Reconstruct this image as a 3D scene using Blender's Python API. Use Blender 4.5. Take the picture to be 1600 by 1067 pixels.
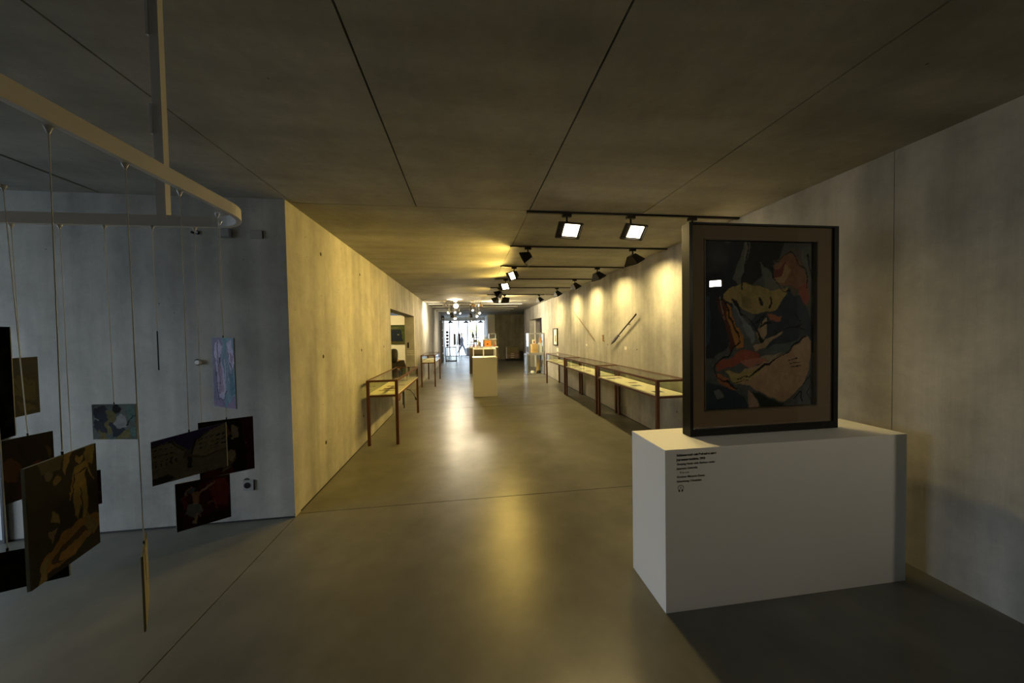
import bpy, bmesh, math, random
import numpy as np
from mathutils import Vector, Matrix, Quaternion
random.seed(7)
PI = math.pi
for o in list(bpy.data.objects):
    bpy.data.objects.remove(o, do_unlink=True)
S = bpy.context.scene
C = S.collection

# ------------------------------------------------------------------ camera
cam_d = bpy.data.cameras.new('camera')
cam = bpy.data.objects.new('camera', cam_d); C.objects.link(cam)
S.camera = cam
cam_d.sensor_fit = 'HORIZONTAL'; cam_d.sensor_width = 36.0
cam_d.lens = 515.19 / 1600 * 36.0
cam_d.clip_start = 0.05; cam_d.clip_end = 300
yaw, pit, rol = [math.radians(v) for v in (7.5548, -1.3931, -1.0053)]
f0 = Vector((math.sin(yaw), math.cos(yaw), 0)); r0 = Vector((math.cos(yaw), -math.sin(yaw), 0)); u0 = Vector((0, 0, 1))
fw = f0 * math.cos(pit) + u0 * math.sin(pit); up = u0 * math.cos(pit) - f0 * math.sin(pit)
rt = r0 * math.cos(rol) + up * math.sin(rol); up2 = up * math.cos(rol) - r0 * math.sin(rol)
m = Matrix((rt, up2, -fw)).transposed().to_4x4(); m.translation = Vector((0, 0, 1.6))
cam.matrix_world = m

# ------------------------------------------------------------------ world, exposure, daylight portals
CEIL = 2.80
W = bpy.data.worlds.new('sky'); S.world = W; W.use_nodes = True
nt = W.node_tree; nt.nodes.clear()
wo = nt.nodes.new('ShaderNodeOutputWorld'); bg = nt.nodes.new('ShaderNodeBackground')
tc = nt.nodes.new('ShaderNodeTexCoord'); sx = nt.nodes.new('ShaderNodeSeparateXYZ'); rp = nt.nodes.new('ShaderNodeValToRGB')
nt.links.new(tc.outputs['Generated'], sx.inputs[0]); nt.links.new(sx.outputs['Z'], rp.inputs[0])
rp.color_ramp.elements[0].color = (0.75, 0.84, 1.0, 1); rp.color_ramp.elements[1].color = (0.62, 0.75, 1.0, 1)
nt.links.new(rp.outputs[0], bg.inputs[0]); bg.inputs[1].default_value = 5.6
nt.links.new(bg.outputs[0], wo.inputs[0])
S.view_settings.view_transform = 'Standard'; S.view_settings.look = 'None'
S.view_settings.gamma = 1; S.view_settings.exposure = 0.0; S.view_settings.use_curve_mapping = False

def portal(name, loc, sx_, sy_, dirv):
    l = bpy.data.lights.new(name, 'AREA'); l.shape = 'RECTANGLE'; l.size = sx_; l.size_y = sy_
    l.cycles.is_portal = True
    o = bpy.data.objects.new(name, l); C.objects.link(o); o.location = loc
    o.rotation_euler = Vector(dirv).to_track_quat('-Z', 'Y').to_euler()
portal('window_light', (-5.55, 1.35, 1.45), 2.7, 2.9, (1, 0, 0))
portal('entrance_light', (-0.3, 24.05, 1.35), 3.3, 2.6, (0, -1, 0))
LAMP = (1.0, 0.75, 0.30)       # warm halogen
LP = 1.0                       # scale of all the lamps

# ------------------------------------------------------------------ materials
def nodes(m):
    m.use_nodes = True
    return m.node_tree, m.node_tree.nodes['Principled BSDF']
MC = {}
def mat(name, col, rough=0.6, metal=0.0, spec=0.5, emit=None, es=0.0, noise=0.0, nscale=20.0):
    if name in MC: return MC[name]
    m = bpy.data.materials.new(name); t, b = nodes(m)
    b.inputs['Base Color'].default_value = (*col, 1); b.inputs['Roughness'].default_value = rough
    b.inputs['Metallic'].default_value = metal; b.inputs['Specular IOR Level'].default_value = spec
    if emit: b.inputs['Emission Color'].default_value = (*emit, 1); b.inputs['Emission Strength'].default_value = es
    if noise:
        tc = t.nodes.new('ShaderNodeTexCoord'); n = t.nodes.new('ShaderNodeTexNoise'); n.inputs['Scale'].default_value = nscale
        n.inputs['Detail'].default_value = 5
        r = t.nodes.new('ShaderNodeMix'); r.data_type = 'RGBA'
        r.inputs['A'].default_value = (*[c * (1 - noise) for c in col], 1); r.inputs['B'].default_value = (*[min(1, c * (1 + noise)) for c in col], 1)
        t.links.new(tc.outputs['Object'], n.inputs['Vector']); t.links.new(n.outputs['Fac'], r.inputs['Factor'])
        t.links.new(r.outputs['Result'], b.inputs['Base Color'])
    MC[name] = m
    return m

def concrete(name, base, streak='z', rough=0.75, spec=0.3, contrast=0.46, bump=0.4, pores=True, floor=False):
    m = bpy.data.materials.new(name); t, b = nodes(m); L = t.links; N = t.nodes
    geo = N.new('ShaderNodeNewGeometry')
    def noise(scale, sc3=(1, 1, 1), det=6, rg=0.6, dist=0.0):
        mp = N.new('ShaderNodeMapping'); mp.inputs['Scale'].default_value = sc3
        n = N.new('ShaderNodeTexNoise'); n.inputs['Scale'].default_value = scale; n.inputs['Detail'].default_value = det
        n.inputs['Roughness'].default_value = rg; n.inputs['Distortion'].default_value = dist
        L.new(geo.outputs['Position'], mp.inputs[0]); L.new(mp.outputs[0], n.inputs['Vector'])
        return n.outputs['Fac']
    def ramp(v, a, b_, lo=0.0, hi=1.0):
        r = N.new('ShaderNodeMapRange'); r.clamp = not floor; r.inputs['From Min'].default_value = a; r.inputs['From Max'].default_value = b_
        r.inputs['To Min'].default_value = lo; r.inputs['To Max'].default_value = hi; L.new(v, r.inputs['Value']); return r.outputs[0]
    def mul(a, b_):
        r = N.new('ShaderNodeMath'); r.operation = 'MULTIPLY'
        L.new(a, r.inputs[0]); L.new(b_, r.inputs[1]); return r.outputs[0]
    big = ramp(noise(0.8, dist=0.0 if floor else 0.4), 0.2, 0.8, 1 - contrast, 1 + contrast * 0.6)
    s3 = {'z': (5, 5, 0.3), 'y': (4, 0.4, 4), 'x': (0.4, 4, 4), 'n': (1, 1, 1)}[streak]
    st = ramp(noise(1.0, s3, 4, 0.5), 0.3, 0.7, 1 - contrast * 0.45, 1 + contrast * 0.35)
    fine = ramp(noise(14, det=8, rg=0.75) if not floor else noise(3.2, det=4, rg=0.55), 0.25, 0.75, 0.90, 1.10)
    mid = ramp(noise(2.6, (1, 1, 0.6) if streak == 'z' else (1, 1, 1), det=6, rg=0.65), 0.25, 0.75, 1 - contrast * 0.45, 1 + contrast * 0.4)
    v = mul(mul(mul(big, st), fine), mid)
    if pores:
        vo = N.new('ShaderNodeTexVoronoi'); vo.inputs['Scale'].default_value = 9; L.new(geo.outputs['Position'], vo.inputs['Vector'])
        sep = N.new('ShaderNodeSeparateColor'); L.new(vo.outputs['Color'], sep.inputs[0])
        rad = ramp(sep.outputs[0], 0.72, 1.0, 0.0, 0.07)
        d = N.new('ShaderNodeMath'); d.operation = 'GREATER_THAN'; L.new(vo.outputs['Distance'], d.inputs[0]); L.new(rad, d.inputs[1])
        v = mul(v, ramp(d.outputs[0], 0, 1, 0.45, 1.0))
    hue = noise(0.5, (1, 1, 1), 3)
    mx = N.new('ShaderNodeMix'); mx.data_type = 'RGBA'
    mx.inputs['A'].default_value = (base[0] * 1.03, base[1], base[2] * 0.94, 1); mx.inputs['B'].default_value = (base[0] * 0.97, base[1], base[2] * 1.05, 1)
    L.new(hue, mx.inputs['Factor'])
    vm = N.new('ShaderNodeVectorMath'); vm.operation = 'SCALE'; L.new(mx.outputs['Result'], vm.inputs[0]); L.new(v, vm.inputs['Scale'])
    L.new(vm.outputs[0], b.inputs['Base Color'])
    b.inputs['Specular IOR Level'].default_value = spec
    if floor: L.new(ramp(noise(1.2, det=3, rg=0.5), 0.1, 0.9, rough, rough + 0.10), b.inputs['Roughness'])
    else: b.inputs['Roughness'].default_value = rough
    bp = N.new('ShaderNodeBump'); bp.inputs['Strength'].default_value = bump * (1 if floor else 0.5); bp.inputs['Distance'].default_value = 0.01
    L.new(noise(1.5 if floor else 4.0, s3 if not floor else (1, 1, 1), 2 if floor else 8, 0.5 if floor else 0.7), bp.inputs['Height']); L.new(bp.outputs[0], b.inputs['Normal'])
    return m
M_wall = concrete('wall_concrete', (0.43, 0.42, 0.385))
M_ceil = concrete('ceiling_concrete', (0.36, 0.35, 0.315), streak='x', contrast=0.36)
M_floor = concrete('floor_concrete', (0.16, 0.155, 0.125), streak='n', rough=0.285, spec=0.45, contrast=0.36, bump=0.03, pores=False, floor=True)
M_hall = concrete('hall_concrete', (0.24, 0.235, 0.22))
M_gap = mat('dark_joint', (0.03, 0.03, 0.028), 0.9)  # dark filler behind the slab gaps and in the wall-foot strips
M_plaster = mat('white_plaster', (0.74, 0.73, 0.70), 0.8, noise=0.05, nscale=3)
M_white = mat('white_lacquer', (0.87, 0.86, 0.84), 0.45, noise=0.02, nscale=2)
M_black = mat('black_metal', (0.012, 0.011, 0.010), 0.45, 0.3)
M_rust = mat('rusty_brown_steel', (0.115, 0.042, 0.018), 0.55, 0.25, noise=0.35, nscale=30)
M_rail = mat('white_painted_rail', (0.72, 0.71, 0.70), 0.35)
M_string = mat('pale_cord', (0.62, 0.62, 0.60), 0.6)
M_linen = mat('cream_linen', (0.80, 0.74, 0.55), 0.9, noise=0.06, nscale=60)
M_paper = mat('paper', (0.82, 0.80, 0.74), 0.9)
M_print = mat('print_grey', (0.16, 0.15, 0.14), 0.8, noise=0.6, nscale=60)
M_printb = mat('print_brown', (0.30, 0.20, 0.11), 0.8, noise=0.5, nscale=50)
M_alu = mat('aluminium', (0.55, 0.56, 0.57), 0.3, 0.9)
M_ink = mat('printed_ink', (0.03, 0.025, 0.02), 0.9)
M_lens = mat('lit_lamp_glass', (1, 1, 1), 0.5, emit=(1.0, 0.80, 0.50), es=14.0)
M_lensw = mat('lit_white_lamp_glass', (1, 1, 1), 0.5, emit=(1.0, 0.90, 0.72), es=6.0)

def glass_mat(name, tint=(1, 1, 1), refl=1.0):
    m = bpy.data.materials.new(name); m.use_nodes = True; t = m.node_tree; t.nodes.clear()
    o = t.nodes.new('ShaderNodeOutputMaterial'); mx = t.nodes.new('ShaderNodeMixShader')
    tr = t.nodes.new('ShaderNodeBsdfTransparent'); gl = t.nodes.new('ShaderNodeBsdfGlossy'); lw = t.nodes.new('ShaderNodeLayerWeight')
    lw.inputs['Blend'].default_value = 0.5; pw = t.nodes.new('ShaderNodeMath'); pw.operation = 'POWER'; pw.inputs[1].default_value = 5
    ma = t.nodes.new('ShaderNodeMath'); ma.operation = 'MULTIPLY_ADD'; ma.inputs[1].default_value = 0.9; ma.inputs[2].default_value = 0.04 * refl
    tr.inputs[0].default_value = (*tint, 1); gl.inputs['Roughness'].default_value = 0.0
    t.links.new(lw.outputs['Facing'], pw.inputs[0]); t.links.new(pw.outputs[0], ma.inputs[0])
    t.links.new(ma.outputs[0], mx.inputs[0]); t.links.new(tr.outputs[0], mx.inputs[1]); t.links.new(gl.outputs[0], mx.inputs[2]); t.links.new(mx.outputs[0], o.inputs[0])
    return m
M_glass = glass_mat('clear_glass', (0.96, 0.98, 0.96))
M_picglass = glass_mat('picture_glass', (0.93, 0.93, 0.93), 0.55)

# ------------------------------------------------------------------ mesh helpers
class MB:
    def __init__(s): s.v = []; s.f = []
    def box(s, x0, x1, y0, y1, z0, z1):
        n = len(s.v)
        s.v += [(x, y, z) for z in (z0, z1) for y in (y0, y1) for x in (x0, x1)]
        s.f += [tuple(n + i for i in q) for q in ((0, 2, 3, 1), (4, 5, 7, 6), (0, 1, 5, 4), (2, 6, 7, 3), (0, 4, 6, 2), (1, 3, 7, 5))]
        return s
    def tube(s, a, b, r0, r1=None, n=12, caps=True):
        r1 = r0 if r1 is None else r1
        a = Vector(a); b = Vector(b); d = (b - a).normalized()
        u = d.orthogonal().normalized(); w = d.cross(u); k = len(s.v)
        for p, r in ((a, r0), (b, r1)):
            for i in range(n):
                t = 2 * PI * i / n; s.v.append(tuple(p + u * (r * math.cos(t)) + w * (r * math.sin(t))))
        for i in range(n):
            j = (i + 1) % n; s.f.append((k + i, k + j, k + n + j, k + n + i))
        if caps: s.f.append(tuple(k + n - 1 - i for i in range(n))); s.f.append(tuple(k + n + i for i in range(n)))
        return s
    def lathe(s, prof, c=(0, 0, 0), n=20):
        k = len(s.v)
        for r, z in prof:
            for i in range(n):
                t = 2 * PI * i / n; s.v.append((c[0] + r * math.cos(t), c[1] + r * math.sin(t), c[2] + z))
        for q in range(len(prof) - 1):
            for i in range(n):
                j = (i + 1) % n; s.f.append((k + q * n + i, k + q * n + j, k + (q + 1) * n + j, k + (q + 1) * n + i))
        s.f.append(tuple(k + n - 1 - i for i in range(n))); s.f.append(tuple(k + (len(prof) - 1) * n + i for i in range(n)))
        return s
    def frustum(s, w0, h0, w1, h1, z0, z1, c=(0, 0)):
        n = len(s.v); cx, cy = c
        for w, h, z in ((w0, h0, z0), (w1, h1, z1)):
            s.v += [(cx - w / 2, cy - h / 2, z), (cx + w / 2, cy - h / 2, z), (cx + w / 2, cy + h / 2, z), (cx - w / 2, cy + h / 2, z)]
        for i in range(4):
            j = (i + 1) % 4; s.f.append((n + i, n + j, n + 4 + j, n + 4 + i))
        s.f += [(n + 3, n + 2, n + 1, n), (n + 4, n + 5, n + 6, n + 7)]
        return s
    def sweep(s, path, w, h):           # rectangular bar along a horizontal path
        k = len(s.v); P = [Vector(p) for p in path]
        for i, p in enumerate(P):
            d = (P[min(i + 1, len(P) - 1)] - P[max(i - 1, 0)]).normalized(); q = Vector((-d.y, d.x, 0)).normalized()
            for a, z in ((-w / 2, 0), (w / 2, 0), (w / 2, h), (-w / 2, h)): s.v.append(tuple(p + q * a + Vector((0, 0, z))))
        for i in range(len(P) - 1):
            for a in range(4):
                b = (a + 1) % 4; s.f.append((k + 4 * i + a, k + 4 * i + 4 + a, k + 4 * i + 4 + b, k + 4 * i + b))
        s.f += [(k, k + 1, k + 2, k + 3), tuple(k + 4 * (len(P) - 1) + i for i in (3, 2, 1, 0))]
        return s
    def poly(s, pts): n = len(s.v); s.v += [tuple(p) for p in pts]; s.f.append(tuple(range(n, n + len(pts)))); return s
    def prism(s, pts, d):               # extrude a polygon along vector d
        n = len(s.v); k = len(pts); d = Vector(d)
        s.v += [tuple(p) for p in pts] + [tuple(Vector(p) + d) for p in pts]
        for i in range(k):
            j = (i + 1) % k; s.f.append((n + i, n + j, n + k + j, n + k + i))
        s.f += [tuple(n + k - 1 - i for i in range(k)), tuple(n + k + i for i in range(k))]
        return s
    def mesh(s, name):
        me = bpy.data.meshes.new(name); me.from_pydata(s.v, [], s.f)
        b = bmesh.new(); b.from_mesh(me); bmesh.ops.recalc_face_normals(b, faces=b.faces); b.to_mesh(me); b.free()
        return me
    def obj(s, name, material, parent=None, loc=None, bevel=0.0, smooth=False, label=None):
        o = bpy.data.objects.new(name, s.mesh(name)); C.objects.link(o)
        if material: o.data.materials.append(material)
        if parent: o.parent = parent
        if loc: o.location = loc
        if bevel:
            b = o.modifiers.new('bevel', 'BEVEL'); b.width = bevel; b.segments = 2; b.limit_method = 'ANGLE'
        if smooth:
            for p in o.data.polygons: p.use_smooth = True
        if label: o['label'] = label
        return o
def tag(o, label, cat, group=None, kind=None):
    o['label'] = label; o['category'] = cat
    if group: o['group'] = group
    if kind: o['kind'] = kind
    return o
def thing(name, label, cat, loc=(0, 0, 0), rz=0.0, group=None):
    o = bpy.data.objects.new(name, None); C.objects.link(o); o.location = loc; o.rotation_euler = (0, 0, rz); o.empty_display_size = 0.1
    return tag(o, label, cat, group)
def struct(mb, name, material, label=None):
    o = mb.obj(name, material); o['kind'] = 'structure'
    if label: o['label'] = label
    return o
def dup(root, loc=None, rz=None, label=None, group=None):
    r = root.copy(); C.objects.link(r)
    if loc is not None: r.location = loc
    if rz is not None: r.rotation_euler = (0, 0, rz)
    if label: r['label'] = label
    if group: r['group'] = group
    for ch in list(root.children):
        c = ch.copy(); C.objects.link(c); c.parent = r
        for g in ch.children:
            d = g.copy(); C.objects.link(d); d.parent = c
    return r

# ------------------------------------------------------------------ structure
XL, XR, YS = -1.557, 2.91, 3.128      # corridor walls, face of the side gallery's end wall
fl = struct(MB().box(-6, 8, -5.2, 24.2, -0.25, -0.03), 'floor', M_gap)
G = 0.004
def fpanel(x0, x1, y0, y1): MB().box(x0 + G, x1 - G, y0 + G, y1 - G, -0.03, 0).obj('floor_panel', M_floor, fl)
for (x0, x1) in ((-5.8, XL), (XL, 8)):
    for (y0, y1) in ((-5.2, 3.19),):
        fpanel(x0, x1, y0, y1)
for (y0, y1) in ((3.19, 7.23), (7.23, 11.6), (11.6, 16.0), (16.0, 20.4), (20.4, 24.2)):
    fpanel(-1.85, 3.4, y0, y1)
    fpanel(-6, -1.85, y0, y1)
fpanel(3.4, 8, 15.9, 24.2)
ce = struct(MB().box(-6, 8, -5.2, 24.2, CEIL + 0.03, CEIL + 0.3), 'ceiling', M_gap)
def cpanel(x0, x1, y0, y1, g=0.005, gx=None):
    gx = g if gx is None else gx
    MB().box(x0 + g, x1 - gx, y0 + g, y1 - g, CEIL, CEIL + 0.03).obj('ceiling_panel', M_ceil, ce)
xs = [-6, -4.33, -2.93, -1.53, -0.455, 0.62, 1.79, 2.95, 5.4, 8]
for i in range(len(xs) - 1):
    for (y0, y1) in ((-5.2, -0.6), (-0.6, 3.2)):
        cpanel(xs[i], xs[i + 1], y0, y1, gx=0.022 if i == 1 else None)
ys = [3.2, 4.5, 5.85, 7.17, 8.53, 10.0, 11.45, 13.0, 14.6, 16.2, 18.5, 21.0, 24.2]
for i in range(len(ys) - 1):
    for (x0, x1) in ((-1.85, 0.62), (0.62, 3.4)): cpanel(x0, x1, ys[i], ys[i + 1], 0.003)
    cpanel(-6, -1.85, ys[i], ys[i + 1], 0.003)
cpanel(3.4, 8, 15.9, 24.2)
# left corridor wall with the doorway y 7.0-9.9
D0, D1, DH, TH = 6.98, 9.90, 2.15, 0.265
wl = struct(MB().box(XL - TH, XL, YS + 0.001, D0, 0, CEIL).box(XL - TH, XL, D1, 20.4, 0, CEIL).box(XL - TH, XL, D0, D1, DH, CEIL), 'wall_left', M_wall)
ws = struct(MB().box(-5.8, XL - TH - 0.001, YS, YS + TH, 0, CEIL).box(XL - TH - 0.001, XL, YS, YS + 0.001, 0, CEIL), 'wall_side', M_wall)
wr = struct(MB().box(XR, XR + TH, 1.915, 12.85, 0, CEIL).box(XR, XR + TH, 15.4, 17.0, 0, CEIL).box(XR, XR + TH, 12.85, 15.4, 2.22, CEIL)
            .box(XR, XR + TH, 1.2, 1.9115, 0, CEIL).box(XR + 0.004, XR + TH, 1.911, 1.916, 0, CEIL), 'wall_right', M_wall)
struct(MB().box(-6, 8, -5.4, -5.2, 0, CEIL), 'wall_back', M_hall)
struct(MB().box(7.8, 8, -5.2, 1.2, 0, CEIL).box(3.175, 8, 1.2, 1.4, 0, CEIL), 'wall_back_right', M_hall)
struct(MB().box(1.66, 8, 20.5, 20.75, 0, CEIL), 'wall_end', concrete('end_wall_concrete', (0.34, 0.325, 0.26)))
struct(MB().box(7.8, 8, 15.9, 20.5, 0, CEIL).box(3.175, 8, 15.7, 15.9, 0, CEIL), 'wall_far_right', M_wall)
struct(MB().box(1.22, 1.66, 20.5, 24.2, 0, CEIL), 'wall_entrance_right', M_plaster)
struct(MB().box(-1.9, -1.72, 20.4, 24.2, 0, CEIL), 'wall_entrance_left', M_plaster)
struct(MB().box(-6, -5.8, -5.2, 0.0, 0, CEIL).box(-5.8, -5.6, 2.7, YS, 0, CEIL).box(-6, -5.8, 3.1, 24.2, 0, CEIL).box(-5.8, -5.6, -0.4, 0.0, 0, CEIL), 'wall_far_left', M_wall)
struct(MB().box(3.175, 3.4, 12.6, 12.84, 0, CEIL).box(3.175, 3.4, 15.42, 15.7, 0, CEIL).box(3.9, 4.1, 12.6, 15.7, 0, CEIL).box(3.175, 4.1, 12.4, 12.6, 0, CEIL).box(3.175, 4.1, 12.6, 15.7, CEIL - 0.03, CEIL), 'wall_niche', mat('grey_plaster', (0.34, 0.33, 0.34), 0.8))
struct(MB().box(XR + TH - 0.06, XR + TH + 0.01, 15.34, 15.40, 0, 2.22), 'trim_1', M_white, 'white edge strip at the far jamb of the doorway')
struct(MB().box(-5.6, XL - TH, 13.0, 13.2, 0, 2.36), 'wall_gallery', M_plaster, 'white wall seen through the left doorway')
# thin dark strips along the foot of the left, side and right walls
for (nm, x0, x1, y0, y1) in (('baseboard_left', XL, XL + 0.004, YS + 0.1, D0), ('baseboard_side', -5.6, XL, YS - 0.004, YS), ('baseboard_right', XR - 0.004, XR, 1.95, 12.8)):
    struct(MB().box(x0, x1, y0, y1, 0.0, 0.012), nm, M_gap, 'dark joint strip where the wall meets the floor')
# formwork tie holes
M_hole = mat('tie_hole_dark', (0.05, 0.04, 0.03), 0.9)
def hole(wall, p, ax, r=0.014, m=M_hole):
    p = Vector(p); d = Vector(ax)
    MB().tube(p - d * 0.003, p + d * 0.0015, r, n=14).obj('tie_hole', m, wall)
for y, z in ((3.813, 2.49), (5.104, 2.50), (3.80, 1.387), (5.093, 1.394), (6.39, 1.40), (3.80, 0.45), (5.1, 0.42), (11.3, 1.4), (11.3, 2.5)):
    hole(wl, (XL, y, z), (1, 0, 0), 0.020)
for x, z in ((-1.938, 0.356),): hole(ws, (x, YS, z), (0, -1, 0), 0.026)
for y, z in ((7.847, 1.298), (6.795, 1.40), (6.62, 1.33), (5.4, 1.28), (4.3, 0.45), (8.6, 0.45)):
    hole(wr, (XR, y, z), (-1, 0, 0), 0.013)

# windows
def window(name, axis, pos, a0, a1, z0, z1, bars, fmat, fw_=0.06):
    root = MB()
    if axis == 'x':
        root.box(pos - 0.04, pos + 0.04, a0, a1, z0, z0 + fw_).box(pos - 0.04, pos + 0.04, a0, a1, z1 - fw_, z1)
        root.box(pos - 0.04, pos + 0.04, a0, a0 + fw_, z0 + fw_, z1 - fw_).box(pos - 0.04, pos + 0.04, a1 - fw_, a1, z0 + fw_, z1 - fw_)
    else:
        root.box(a0, a1, pos - 0.04, pos + 0.04, z0, z0 + fw_).box(a0, a1, pos - 0.04, pos + 0.04, z1 - fw_, z1)
        root.box(a0, a0 + fw_, pos - 0.04, pos + 0.04, z0 + fw_, z1 - fw_).box(a1 - fw_, a1, pos - 0.04, pos + 0.04, z0 + fw_, z1 - fw_)
    o = struct(root, name, fmat)
    for b in bars:
        q = MB(); (q.box(pos - 0.04, pos + 0.04, b - 0.03, b + 0.03, z0 + fw_, z1 - fw_) if axis == 'x' else q.box(b - 0.03, b + 0.03, pos - 0.04, pos + 0.04, z0 + fw_, z1 - fw_))
        q.obj('mullion', fmat, o)
    e = [a0 + fw_] + [v for b in bars for v in (b - 0.03, b + 0.03)] + [a1 - fw_]
    for i in range(0, len(e), 2):
        q = MB(); (q.box(pos - 0.004, pos + 0.004, e[i], e[i + 1], z0 + fw_, z1 - fw_) if axis == 'x' else q.box(e[i], e[i + 1], pos - 0.004, pos + 0.004, z0 + fw_, z1 - fw_))
        q.obj('pane', M_glass, o)
    return o
M_frame = mat('dark_window_frame', (0.06, 0.06, 0.065), 0.5)
window('window_1', 'x', -5.7, 0.0, 2.7, 0.02, CEIL - 0.02, (1.35,), M_frame)
window('window_2', 'y', 24.1, -1.72, 1.22, 0.02, 2.62, (-1.32, -0.66, -0.04, 0.60), M_frame, 0.05)
struct(MB().box(-1.72, 1.22, 24.0, 24.2, 2.62, CEIL), 'trim_2', M_plaster, 'pale lintel above the entrance glazing')
# outside
struct(MB().box(-30, 30, 24.2, 70, -0.2, -0.02), 'ground', mat('pale_paving', (0.80, 0.80, 0.78), 0.9, noise=0.1, nscale=1))
struct(MB().box(-40, -5.8, -30, 24.2, -0.3, -0.12), 'ground_left', mat('pale_gravel', (0.3, 0.3, 0.29), 0.9, noise=0.1, nscale=1))

# ------------------------------------------------------------------ painted surfaces (flat pictures as coloured grids)
def pts_in(poly, X, Y):
    inside = np.zeros(X.shape, bool); n = len(poly)
    for i in range(n):
        x0, y0 = poly[i]; x1, y1 = poly[(i + 1) % n]
        if y0 == y1: continue
        c = ((Y < y0) != (Y < y1)) & (X < (x1 - x0) * (Y - y0) / (y1 - y0) + x0)
        inside ^= c
    return inside
def seg_d(X, Y, a, b):
    dx, dy = b[0] - a[0], b[1] - a[1]; L = dx * dx + dy * dy + 1e-12
    t = np.clip(((X - a[0]) * dx + (Y - a[1]) * dy) / L, 0, 1)
    return np.hypot(X - a[0] - t * dx, Y - a[1] - t * dy)
def picture(nx, ny, asp, bgc, ops, seed, wob=0.012, grain=0.18, gain=1.0):
    """asp = height / width; coordinates run 0..1 across and 0..1 down."""
    rng = np.random.default_rng(seed)
    U, V = np.meshgrid(np.linspace(0, 1, nx), np.linspace(0, 1, ny))
    def smooth(k):
        g = rng.normal(size=(k + 2, k + 2)); x = U * k; y = V * k; i = x.astype(int).clip(0, k); j = y.astype(int).clip(0, k); fx = x - i; fy = y - j
        return (g[j, i] * (1 - fx) + g[j, i + 1] * fx) * (1 - fy) + (g[j + 1, i] * (1 - fx) + g[j + 1, i + 1] * fx) * fy
    X = U + wob * smooth(9) + wob * 0.6 * smooth(22); Y = V + wob * smooth(9) + wob * 0.6 * smooth(22)
    img = np.empty((ny, nx, 3)); img[:] = bgc
    for op in ops:
        k = op[0]
        if k == 'p': mk = pts_in(op[2], X, Y); img[mk] = op[1]
        elif k == 'e':
            cx, cy, rx, ry, a = op[2]; ca, sa = math.cos(a), math.sin(a); dx, dy = X - cx, (Y - cy) * asp
            mk = ((dx * ca + dy * sa) / rx) ** 2 + ((-dx * sa + dy * ca) / (ry * asp)) ** 2 < 1; img[mk] = op[1]
        elif k == 's':
            w = op[3]
            for a, b in zip(op[2][:-1], op[2][1:]):
                mk = seg_d(X, Y * asp, (a[0], a[1] * asp), (b[0], b[1] * asp)) < w * (0.7 + 0.3 * np.sin(20 * X + seed)); img[mk] = op[1]
    g = 1 + grain * (0.5 * smooth(14) + 0.5 * smooth(45)) + 0.06 * rng.normal(size=U.shape)
    img = np.clip(img * gain * np.clip(g, 0.4, 1.6)[..., None], 0, 1)
    return img
M_pic = bpy.data.materials.new('painted_print'); _t, _b = nodes(M_pic)
_a = _t.nodes.new('ShaderNodeAttribute'); _a.attribute_name = 'Col'; _t.links.new(_a.outputs['Color'], _b.inputs['Base Color'])
_b.inputs['Roughness'].default_value = 0.55; _b.inputs['Specular IOR Level'].default_value = 0.08
def pic_obj(name, img, TL, TR, BR, BL, parent=None, label=None):
    ny, nx = img.shape[:2]; TL, TR, BR, BL = [np.array(p, float) for p in (TL, TR, BR, BL)]
    u = np.linspace(0, 1, nx)[None, :, None]; v = np.linspace(0, 1, ny)[:, None, None]
    P = (TL * (1 - u) + TR * u) * (1 - v) + (BL * (1 - u) + BR * u) * v
    idx = np.arange(nx * ny).reshape(ny, nx)
    F = np.stack([idx[1:, :-1], idx[1:, 1:], idx[:-1, 1:], idx[:-1, :-1]], -1).reshape(-1, 4)
    me = bpy.data.meshes.new(name); me.from_pydata(P.reshape(-1, 3).tolist(), [], F.tolist())
    ca = me.color_attributes.new('Col', 'FLOAT_COLOR', 'POINT')
    ca.data.foreach_set('color', np.concatenate([img.reshape(-1, 3), np.ones((nx * ny, 1))], 1).ravel().astype(np.float32))
    o = bpy.data.objects.new(name, me); C.objects.link(o); me.materials.append(M_pic)
    if parent: o.parent = parent
    if label: o['label'] = label
    return o
BK = (0.012, 0.011, 0.010)

# ------------------------------------------------------------------ pedestal with the framed painting
PX0, PX1, PY0, PY1, PH = 1.077, 2.70, 1.700, 2.075, 0.932
t = thing('pedestal', 'large white box pedestal carrying the framed painting, at the right', 'pedestal', (PX0, PY0, 0))
MB().box(0, PX1 - PX0, 0, PY1 - PY0, 0.0, PH).obj('body', M_white, t, bevel=0.0015)
def text_obj(name, s, size, loc, rot, material, parent, bold=False, space=1.0, sx_=1.0):
    cu = bpy.data.curves.new(name, 'FONT'); cu.body = s; cu.size = size; cu.space_character = space
    cu.offset = 0.0009 if bold else 0.0002; cu.extrude = 0.0002
    o = bpy.data.objects.new(name, cu)
    C.objects.link(o); dg = bpy.context.evaluated_depsgraph_get(); me = bpy.data.meshes.new_from_object(o.evaluated_get(dg))
    bpy.data.objects.remove(o); o = bpy.data.objects.new(name, me); C.objects.link(o)
    me.materials.clear(); me.materials.append(material); o.parent = parent; o.location = loc; o.rotation_euler = rot; o.scale = (sx_, 1, 1)
    return o
lines = [('Schlummernde mit Badenden unter', 0.0172, True, 0.893, 0.070), ('Japansonnenschirm, 1912', 0.0172, True, 0.868, 0.070),
         ('Sleeping Nude with Bathers under', 0.0172, False, 0.843, 0.070), ('Japanese Umbrella', 0.0172, False, 0.818, 0.070),
         ('V e r s o', 0.016, False, 0.795, 0.088),
         ('Kirchner Museum Davos', 0.0172, False, 0.770, 0.070), ('Schenkung / Donation', 0.0172, False, 0.745, 0.070)]
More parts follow.
